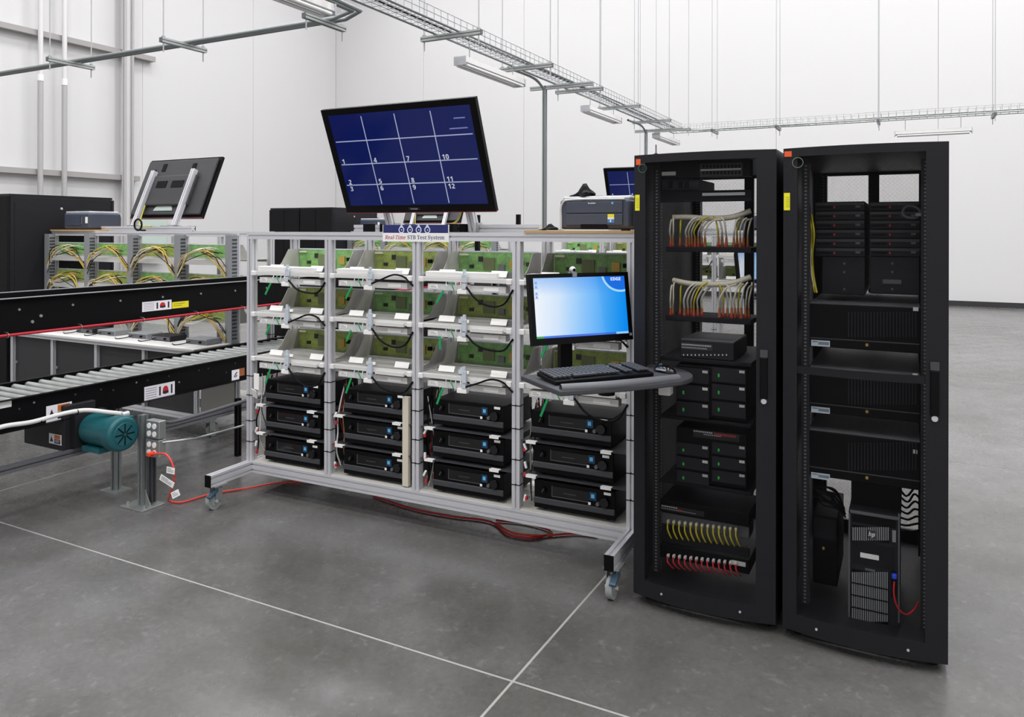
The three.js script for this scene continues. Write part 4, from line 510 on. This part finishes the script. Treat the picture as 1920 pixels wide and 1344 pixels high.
{ // upper conveyor: black side channels and belt
  const o = thing('upper_conveyor', 'upper black belt conveyor with a red pull cord below its rail', 'conveyor');
  part(o, 'side_channel', channel(CX1, 1, 1.06, 1.265), M.black); part(o, 'side_channel', channel(CX0, -1, 1.06, 1.265), M.black);
  part(o, 'edge_strip', boxTo(CX1 + 0.002, 1.265, CZ1, CX1 + 0.03, 1.269, CZ0), M.steel); part(o, 'edge_strip', boxTo(CX0 - 0.03, 1.265, CZ1, CX0 - 0.002, 1.269, CZ0), M.steel);
  part(o, 'belt', boxTo(CX0 + 0.01, 1.225, CZ1 + 0.05, CX1 - 0.01, 1.23, CZ0 - 0.05), M.blackSoft); part(o, 'slider_bed', boxTo(CX0 + 0.006, 1.19, CZ1, CX1 - 0.006, 1.222, CZ0), M.black);
  for (let z = -1.9; z > -5; z -= 0.31) { part(o, 'bolt', cyl(0.008, 0.006, CX1 + 0.004, 1.2, z, 'x', 0.007, 8), M.steel); }
  for (const [px, py] of [[60, 603], [76, 592]]) { const p = onX(px, py, CX1); part(o, 'bolt', cyl(0.01, 0.006, CX1 + 0.004, p.y, p.z, 'x', 0.009, 8), M.steel); }
  sticker(o, [266, 564, 321, 582], CX1, warnLabel); sticker(o, [322, 565, 353, 577], CX1, yellowLabel);
  for (const z of [-1.2, -6.2, -8.8]) for (const x of [CX0 + 0.02, CX1 - 0.02]) part(o, 'stand_off', slot(0.33, 'y', 0.04, 0.04, x, 0.89, z), M.black);
  const c = thing('pull_cord', 'red emergency pull cord strung along the upper conveyor', 'cord'); part(c, 'cord', tube([[CX1 + 0.035, 1.062, CZ0], [CX1 + 0.035, 1.066, -2.4], [CX1 + 0.035, 1.064, -3.3], [CX1 + 0.035, 1.07, -4.2], [CX1 + 0.035, 1.066, -6], [CX1 + 0.035, 1.064, CZ1]], 0.009, 6, 6), M.redRope);
  for (let z = -1.6; z > -6; z -= 0.42) part(c, 'eyelet', [put(new THREE.TorusGeometry(0.013, 0.002, 6, 14), CX1 + 0.035, 1.066, z), cyl(0.002, 0.03, CX1 + 0.02, 1.082, z, 'x', 0.002, 5)], M.zinc);
}
{ // lower conveyor: live rollers
  const o = thing('lower_conveyor', 'lower black roller conveyor with bright steel rollers', 'conveyor');
  part(o, 'side_channel', channel(CX1, 1, 0.525, 0.705), M.black); part(o, 'side_channel', channel(CX0, -1, 0.525, 0.715), M.black);
  part(o, 'cover', boxTo(CX0 + 0.01, 0.56, CZ1, CX1 - 0.01, 0.575, CZ0), M.blackSoft);
  for (let z = -1.75; z > -6.6; z -= 0.0815) part(o, 'roller', cyl(0.0205, CX1 - CX0 - 0.012, (CX0 + CX1) / 2, 0.685, z, 'x', 0.0205, 14), M.roller);
  for (let z = -1.95, i = 0; z > -4.3; z -= 0.0815, i++) if (i % 3) part(o, 'bolt', cyl(0.006, 0.005, CX1 + 0.004, 0.66 - (i % 5 === 0 ? 0.055 : 0) - (i % 7 === 0 ? 0.02 : 0), z, 'x', 0.006, 6), i % 4 ? M.greyDark : M.steel);
  sticker(o, [86, 757, 134, 787], CX1, orangeLabel); sticker(o, [270, 720, 327, 746], CX1, warnLabel); sticker(o, [434, 693, 448, 712], CX1, handLabel); { const s = sticker(o, [448, 690, 458, 704], CX1, M.copper); } sticker(o, [-20, 754, 21, 766], CX1, M.card);
  for (const z of [-1.2, -3.12, -5.6, -8.2]) for (const x of z === -3.12 ? [CX1 - 0.005] : [CX0 + 0.0, CX1 - 0.005]) { const l = part(o, 'leg', slot(0.52, 'y', 0.045, 0.045, x, 0.265, z), M.galv); part(l, 'foot_plate', box(0.15, 0.008, 0.12, x, 0.004, z), M.zinc); }
  for (const z of [-1.2, -5.6, -8.2]) part(o, 'cross_brace', box(CX1 - CX0, 0.045, 0.02, (CX0 + CX1) / 2, 0.3, z), M.galv);
  const a = onX(0, 877, CX1 + 0.03), b = onX(458, 768, CX1 + 0.03); part(o, 'lower_stringer', slot(a.z - b.z + 2.6, 'z', 0.035, 0.045, CX1 + 0.025, (a.y + b.y) / 2, (a.z + b.z) / 2), M.grey);
  const k = onX(446, 820, CX1 + 0.1); part(o, 'leg', slot(0.42, 'y', 0.035, 0.035, CX1 + 0.1, 0.21, k.z), M.black);
}
for (const [px, y0, which] of [[896, 403, 'behind the slanted bracket'], [972.5, 402, 'at the far end of the rail']]) { const p = onX(px, y0, CX1 + 0.02); single('guard_post', rbox(0.05, p.y - 1.269, 0.05, 0.004, 0, 0, 0), M.black, `short black post on the upper conveyor rail, ${which}`, 'post', 'posts on the conveyor end', [CX1 + 0.016, (p.y + 1.27) / 2, p.z]); }
{ // drive motor below the lower conveyor, its shaft across the line
  const o = thing('drive_motor', 'teal electric drive motor with black gearbox under the lower conveyor', 'motor', [-4.42, 0.455, -2.9]);
  const L = [[0, 0], [0.08, 0], [0.088, 0.006], [0.09, 0.02], [0.09, 0.21], [0.101, 0.22], [0.103, 0.28], [0.096, 0.298], [0.08, 0.304], [0, 0.304]].map((p) => new THREE.Vector2(...p));
  part(o, 'motor_body', new THREE.LatheGeometry(L, 40).rotateZ(-Math.PI / 2).translate(0.05, 0, 0), M.teal);
  const fc = part(o, 'fan_grille', cyl(0.068, 0.004, 0.356, 0, 0, 'x', 0.066, 28), M.teal); for (let i = 0; i < 8; i++) { const g = box(0.004, 0.052, 0.006, 0.358, 0.036, 0); g.rotateX(i * Math.PI / 4); part(fc, 'grille_slot', g, M.black); }
  part(o, 'terminal_box', rbox(0.09, 0.05, 0.075, 0.008, 0.2, 0.045, -0.105), M.teal); part(o, 'motor_foot', box(0.16, 0.03, 0.15, 0.15, -0.1, 0), M.teal);
  part(o, 'gearbox', [rbox(0.4, 0.27, 0.2, 0.008, -0.2, 0.02, 0.04), box(0.05, 0.2, 0.2, 0.02, 0, 0)], M.charcoal); const lb = part(o, 'rating_label', box(0.12, 0.06, 0.002, -0.08, -0.05, 0.1415), orangeLabel);
  const cd = thing('motor_conduit', 'pale flexible conduit feeding the teal motor', 'conduit'); const q = (x, y, X) => onX(x, y, X); part(cd, 'sleeve', tube([q(-60, 826, -4.38), q(0, 801, -4.36), q(60, 791, -4.34), q(120, 775, -4.32), q(160, 769, -4.28), q(205, 773, -4.2), q(232, 776, -4.12)], 0.013, 8, 6), M.whiteSoft); part(cd, 'elbow_fitting', cyl(0.02, 0.04, q(234, 777, -4.12).x, q(234, 777, -4.12).y, q(234, 777, -4.12).z, 'z', 0.016, 12), M.silver);
  for (const [x, y, X] of [[75, 789, -4.34], [144, 772, -4.3]]) { const v = q(x, y, X); part(cd, 'tie', put(new THREE.TorusGeometry(0.015, 0.003, 6, 14), v.x, v.y, v.z), M.black); }
}
{ // outlet post on its floor plate
  const b = onY(268, 948), o = thing('outlet_post', 'floor-mounted strut post carrying eight round power outlets', 'outlet post', [b.x, 0, b.z]);
  part(o, 'post', slot(0.54, 'y', 0.042, 0.042, 0, 0.275, 0), M.galv); part(o, 'back_strut', slot(0.4, 'y', 0.03, 0.03, 0.045, 0.22, -0.03), M.greyDark); part(o, 'base_plate', rbox(0.2, 0.01, 0.16, 0.002, 0, 0.005, 0.0), M.zinc); part(o, 'gusset', poly([[0, 0], [0.05, 0], [0, 0.09]], 0.006).translate(0.02, 0.01, -0.003), M.zinc); for (const s of [-1, 1]) part(o, 'anchor_bolt', cyl(0.01, 0.02, s * 0.075, 0.018, 0.045, 'y', 0.01, 6), M.steel);
  for (const [y, n] of [[0.475, 'upper'], [0.365, 'lower']]) { const x = part(o, 'outlet_box', rbox(0.115, 0.105, 0.05, 0.006, 0.115, y, 0.0), M.zinc); part(x, 'cover_plate', box(0.11, 0.1, 0.003, 0.115, y, 0.0265), M.galv);
    for (const i of [0, 1]) for (const j of [0, 1]) { const f = part(x, 'outlet', cyl(0.017, 0.006, 0.092 + i * 0.046, y - 0.024 + j * 0.046, 0.029, 'z', 0.0165, 20), M.white); } }
  const c = thing('extension_cord', 'orange-red extension cord with paper tags running to the workstation', 'cord'); const P = (dx, y, dz) => [b.x + dx, y, b.z + dz];
  const g0 = onY(330, 940, 0.012), g1 = onY(400, 925, 0.01), g2 = onY(470, 914, 0.01), g3 = onY(530, 904, 0.01), g4 = onY(640, 905, 0.01);
  const Q = (x, y, z) => onZ(x, y, z); part(c, 'cord', tube([P(0.14, 0.342, 0.055), Q(313, 853, b.z + 0.07), Q(324, 872, b.z + 0.07), Q(327, 892, b.z + 0.06), Q(324, 912, b.z + 0.05), Q(318, 930, b.z + 0.04), [onY(320, 940, 0.012).x, 0.012, onY(320, 940, 0.012).z], [g0.x + 0.03, 0.01, g0.z - 0.005], [g1.x, 0.01, g1.z], [g2.x, 0.01, g2.z], [g3.x, 0.01, g3.z], [g4.x, 0.01, g4.z]], 0.0055, 7, 7), M.redCord); part(c, 'plug', rbox(0.026, 0.024, 0.045, 0.006, ...P(0.14, 0.342, 0.05)), S(0xf0401e, 0.45), 'bright orange plug');
  for (const [x, y, rz, w] of [[320, 882, -0.1, 0.055], [313, 902, -0.45, 0.1], [329, 926, 0.5, 0.055]]) part(c, 'paper_tag', box(w, 0.036, 0.002, ...onZ(x, y, b.z + 0.08).toArray(), 0, 0.2, rz), paperLabel);
  const wc = thing('steel_conduit', 'thin bright conduit running from the outlet post to the workstation', 'conduit'); part(wc, 'tube', tube([P(0.17, 0.4, 0.0), P(0.25, 0.4, -0.12), onZ(380, 818, -3.5), onZ(458, 797, -3.66)], 0.007, 7, 6), M.zinc);
  const w2 = thing('steel_conduit', 'thicker grey conduit running above the thin one behind the outlet post', 'conduit'); part(w2, 'tube', tube([P(0.1, 0.5, -0.05), onZ(340, 787, -3.5), onZ(458, 752, -3.85), onZ(560, 722, -4.2)], 0.013, 7, 6), M.grey);
}
{ // red cords lying under the workstation
  const q = (x, y) => { const p = onY(x, y, 0.008); return [p.x, 0.008, p.z]; };
  single('floor_cord', tube([q(700, 930), q(780, 955), q(850, 968), q(920, 978), q(955, 1002), q(1000, 1008), q(1035, 998), q(990, 982), q(930, 975)], 0.006, 6, 8), M.redRope, 'dark red cord looped on the floor under the workstation', 'cord');
  single('floor_cord', tube([q(930, 980), q(960, 998), q(1010, 1004), q(1080, 1000), q(1120, 1004)], 0.006, 6, 8), M.redCord, 'red cord curving on the floor towards the server rack', 'cord');
}

// ---------- the workstation across the conveyor, seen from its cable side ----------
const far = [];   // things repeated one cell further down the hall
{ const st = OTHER, f = makeFrame(st, 'aluminium workstation across the conveyor, seen from its cable side'); far.push([f, 'distant aluminium workstation seen from its cable side below the large television']);
  const L = POSTS[4], c = L / 2;
  part(f, 'rear_shelf', rbox(L + 0.05, 0.022, 0.42, 0.004, c, 0.71, -0.64), M.whiteSoft); part(f, 'shelf_rail', slot(L + 0.05, 'x', 0.03, 0.03, c, 0.685, -0.815), M.alu); part(f, 'lower_rail', slot(L, 'x', 0.045, 0.045, c, 0.18, -0.79), M.alu);
  for (const u of POSTS) part(f, 'cabinet_post', slot(0.5, 'y', 0.03, 0.03, u, 0.43, -0.8), M.alu);
  for (let i = 0; i < 4; i++) { const p = part(f, 'cabinet_panel', box(PITCH - 0.04, 0.47, 0.006, POSTS[i] + PITCH / 2, 0.43, -0.785), M.doorPanel); part(p, 'catch', box(0.016, 0.02, 0.014, POSTS[i] + PITCH - 0.05, 0.42, -0.795), M.zinc); part(p, 'knob', cyl(0.012, 0.012, POSTS[i] + 0.03, 0.56, -0.795, 'z', 0.012, 10), M.black); }
  part(f, 'side_sheet', box(0.004, 0.45, 0.33, -0.02, 0.43, -0.61), M.sheet); part(f, 'side_sheet', box(0.004, 0.45, 0.33, L + 0.02, 0.43, -0.61), M.sheet);
  for (const u of POSTS) { const d = part(f, 'wiring_duct', box(0.075, 0.9, 0.06, u, 1.16, -0.46), M.cabinet); for (let y = 0.76; y < 1.6; y += 0.03) part(d, 'duct_slot', box(0.004, 0.014, 0.05, u - 0.038, y, -0.46), M.greyDark); }
  const bayName = ['next to the conveyor', 'second from the conveyor', 'third from the conveyor', 'by the closed racks'];
  for (let b = 0; b < 4; b++) for (let r = 0; r < 3; r++) {
    const t = makeTray(st, b, r, `${ROW[r]} board tray across the conveyor, seen from behind, bay ${bayName[b]}`, 'board trays across the conveyor', false); if (r === 0) far.push([t, `distant ${ROW[r]} board tray below the large television, bay ${bayName[b]}`]);
    const o = thing('cable_bundle', `tan and black cables behind ${ROW[r]} tray across the conveyor, bay ${bayName[b]}`, 'cables', at(st, POSTS[b], ROWS[r], 0.42), st.r, 'cable bundles across the conveyor'); if (r === 0) far.push([o, `distant cable bundle below the large television, bay ${bayName[b]}`]);
    for (let i = 0; i < 13; i++) { const tan = i < 8, x0 = tan ? 0.27 + rr(-0.03, 0.05) : rr(0.1, 0.45), y0 = rr(0.05, 0.11), xe = i % 3 ? PITCH - 0.02 : 0.02, ye = rr(-0.1, 0.03); part(o, 'cable', tube([[x0, y0, 0.0], [x0 + 0.03, y0 + 0.015, -0.045 - rnd() * 0.03], [x0 + (xe - x0) * 0.5, y0 - 0.03 + rr(-0.02, 0.02), -0.08 - rnd() * 0.03], [xe + (xe > 0.3 ? -0.06 : 0.06), ye + 0.02, -0.09], [xe, ye - 0.05, -0.08]], tan ? 0.0045 : 0.0035, 5, 5), tan ? [M.tan, M.cream, M.tan, M.yellowWire][i % 4] : [M.black, M.whiteSoft, M.black][i % 3]); }
    for (let i = 0; i < 4; i++) part(o, 'plug', cyl(0.006, 0.03, 0.26 + i * 0.02, 0.075 + (i % 2) * 0.02, -0.015, 'z', 0.006, 8), M.gold);
    const bk = part(o, 'back_channel', box(PITCH - 0.08, 0.045, 0.05, PITCH / 2, -0.006, -0.01), M.whiteSoft);
  }
  for (let i = 0; i < 6; i++) { const u = 0.12 + i * 0.36 + (i % 2) * 0.06, o = thing('settop_box', `flat grey set-top box across the conveyor, ${['first', 'second', 'third', 'fourth', 'fifth', 'sixth'][i]} from the conveyor`, 'set-top box', at(st, u, 0.7215, 0.5), st.r, 'set-top boxes across the conveyor'); part(o, 'case', rbox(0.24, 0.045, 0.16, 0.006, 0.06, 0.0225, -0.08), i % 3 === 1 ? M.charcoal : M.cabinet); part(o, 'back_panel', box(0.22, 0.03, 0.003, 0.06, 0.022, -0.161), M.grey); part(o, 'jack', cyl(0.008, 0.02, 0.0, 0.022, -0.17, 'z', 0.008, 8), M.black); part(o, 'lead', tube([[0.12, 0.022, -0.165], [0.12, 0.012, -0.22], [0.16, 0.006, -0.27], [0.24, 0.004, -0.24]], 0.004, 5), M.black); }
  const pr = makePrinter('dark grey laser printer across the conveyor, next to the closed black racks', st, POSTS[3] + 0.3, 0.06, 1.653, false); far.push([pr, 'distant laser printer partly below the large television']);
  // its back is towards us: power inlet and label
  part(pr, 'rear_label', box(0.035, 0.06, 0.002, -0.16, 0.09, -0.341, 0, 0, 0), M.card); part(pr, 'rear_cover', box(0.2, 0.1, 0.006, 0.03, 0.09, -0.342), M.printer); part(pr, 'vent', box(0.02, 0.07, 0.003, -0.09, 0.085, -0.342), M.grey);
  const sb = single('shelf_board', box(0.66, 0.013, 0.44, 0, 0, 0), M.wood, 'thin wooden board under the printer across the conveyor', 'board', null, at(st, POSTS[3] + 0.3, 1.6455, 0.23), st.r);
  const [t2, b2] = makeTelevision('large television across the conveyor, seen from its dark vented back', st, 1.26, tvShown); b2.userData.label = 'two slanted aluminium uprights behind the dark television back'; far.push([t2, 'distant television seen from behind below the large television'], [b2, 'distant slanted television bracket below the large television']);
  const cc = thing('cable_coil', 'small black cable coil standing on the rail below the dark television back', 'cable', at(st, 1.22, 1.639, 0.42), st.r); part(cc, 'coil', put(new THREE.TorusGeometry(0.05, 0.008, 8, 28), 0, 0.058, 0), M.black); part(cc, 'tail', tube([[0.04, 0.02, 0], [0, 0.01, 0.02], [-0.06, 0.008, 0.03]], 0.007, 6), M.black);
}
function closedRack(label, x0, x1, zf, zb) { // front towards the far side, plain panels towards us
  const o = thing('closed_rack', label, 'server rack', [(x0 + x1) / 2, 0, (zf + zb) / 2]), h = (x1 - x0) / 2, d = (zb - zf) / 2;
  part(o, 'body', rbox(2 * h, 1.93, 2 * d - 0.06, 0.008, 0, 1.0, 0), M.rack); part(o, 'roof', box(2 * h, 0.025, 2 * d - 0.04, 0, 1.975, 0), M.rack); part(o, 'rear_door', [boxTo(-h, 0.07, d - 0.028, -0.004, 1.96, d), boxTo(0.004, 0.07, d - 0.028, h, 1.96, d)], M.blackSoft); part(o, 'front_door', boxTo(-h, 0.07, -d, h, 1.96, -d + 0.028), M.rack);
  part(o, 'side_sheet', box(0.004, 1.8, 2 * d - 0.14, h + 0.001, 1.0, 0), M.rack); part(o, 'lock', cyl(0.012, 0.01, h + 0.006, 1.86, d * 0.05, 'x', 0.012, 12), M.silver); for (const sx of [-1, 1]) for (const sz of [-1, 1]) part(o, 'foot', cyl(0.022, 0.04, sx * (h - 0.05), 0.02, sz * (d - 0.08)), M.black);
  for (let i = 0; i < 3; i++) part(o, 'handle', box(0.012, 0.12, 0.012, -0.05 + i * 0.05, 1.05, d + 0.006), M.grey);
  return o;
}
const cr1 = closedRack('tall closed black rack next to the workstation across the conveyor', -8.07, -7.47, -5.2, -4.12), cr2 = closedRack('second closed black rack, behind the one next to the workstation across the conveyor', -8.69, -8.09, -5.2, -4.12);
far.push([cr1, 'distant black rack next to the large television, with a plain side'], [cr2, 'distant black rack standing beyond the workstation, second in its row']);
// the next cell of the hall repeats both workstations
const CELL = -4.5;
for (const [o, label] of far) copy(o, 0, CELL, label, o.userData.group ? 'distant ' + o.userData.group : undefined);
copy(frame, 0, CELL, 'distant aluminium workstation behind the one with the sign');
trays.forEach((t, i) => { if (i % 3 < 2) copy(t, 0, CELL, `distant ${ROW[i % 3]} board tray behind the printer, bay ${BAY[Math.floor(i / 3)]}`, 'distant circuit board trays'); });
copy(tv, 0, CELL, 'distant television with a blue grid behind the laser printer'); copy(tvBracket, 0, CELL, 'distant television bracket behind the laser printer'); copy(monitor, 0, CELL, 'distant blue monitor seen through the server rack'); copy(printer, 0, CELL, 'distant laser printer hidden behind the server rack');

for (const [o, label] of armSet) copy(o, 0, CELL, label);
scene.traverse((o) => { if (o.isLight) o.castShadow = true; });
renderer.render(scene, camera);
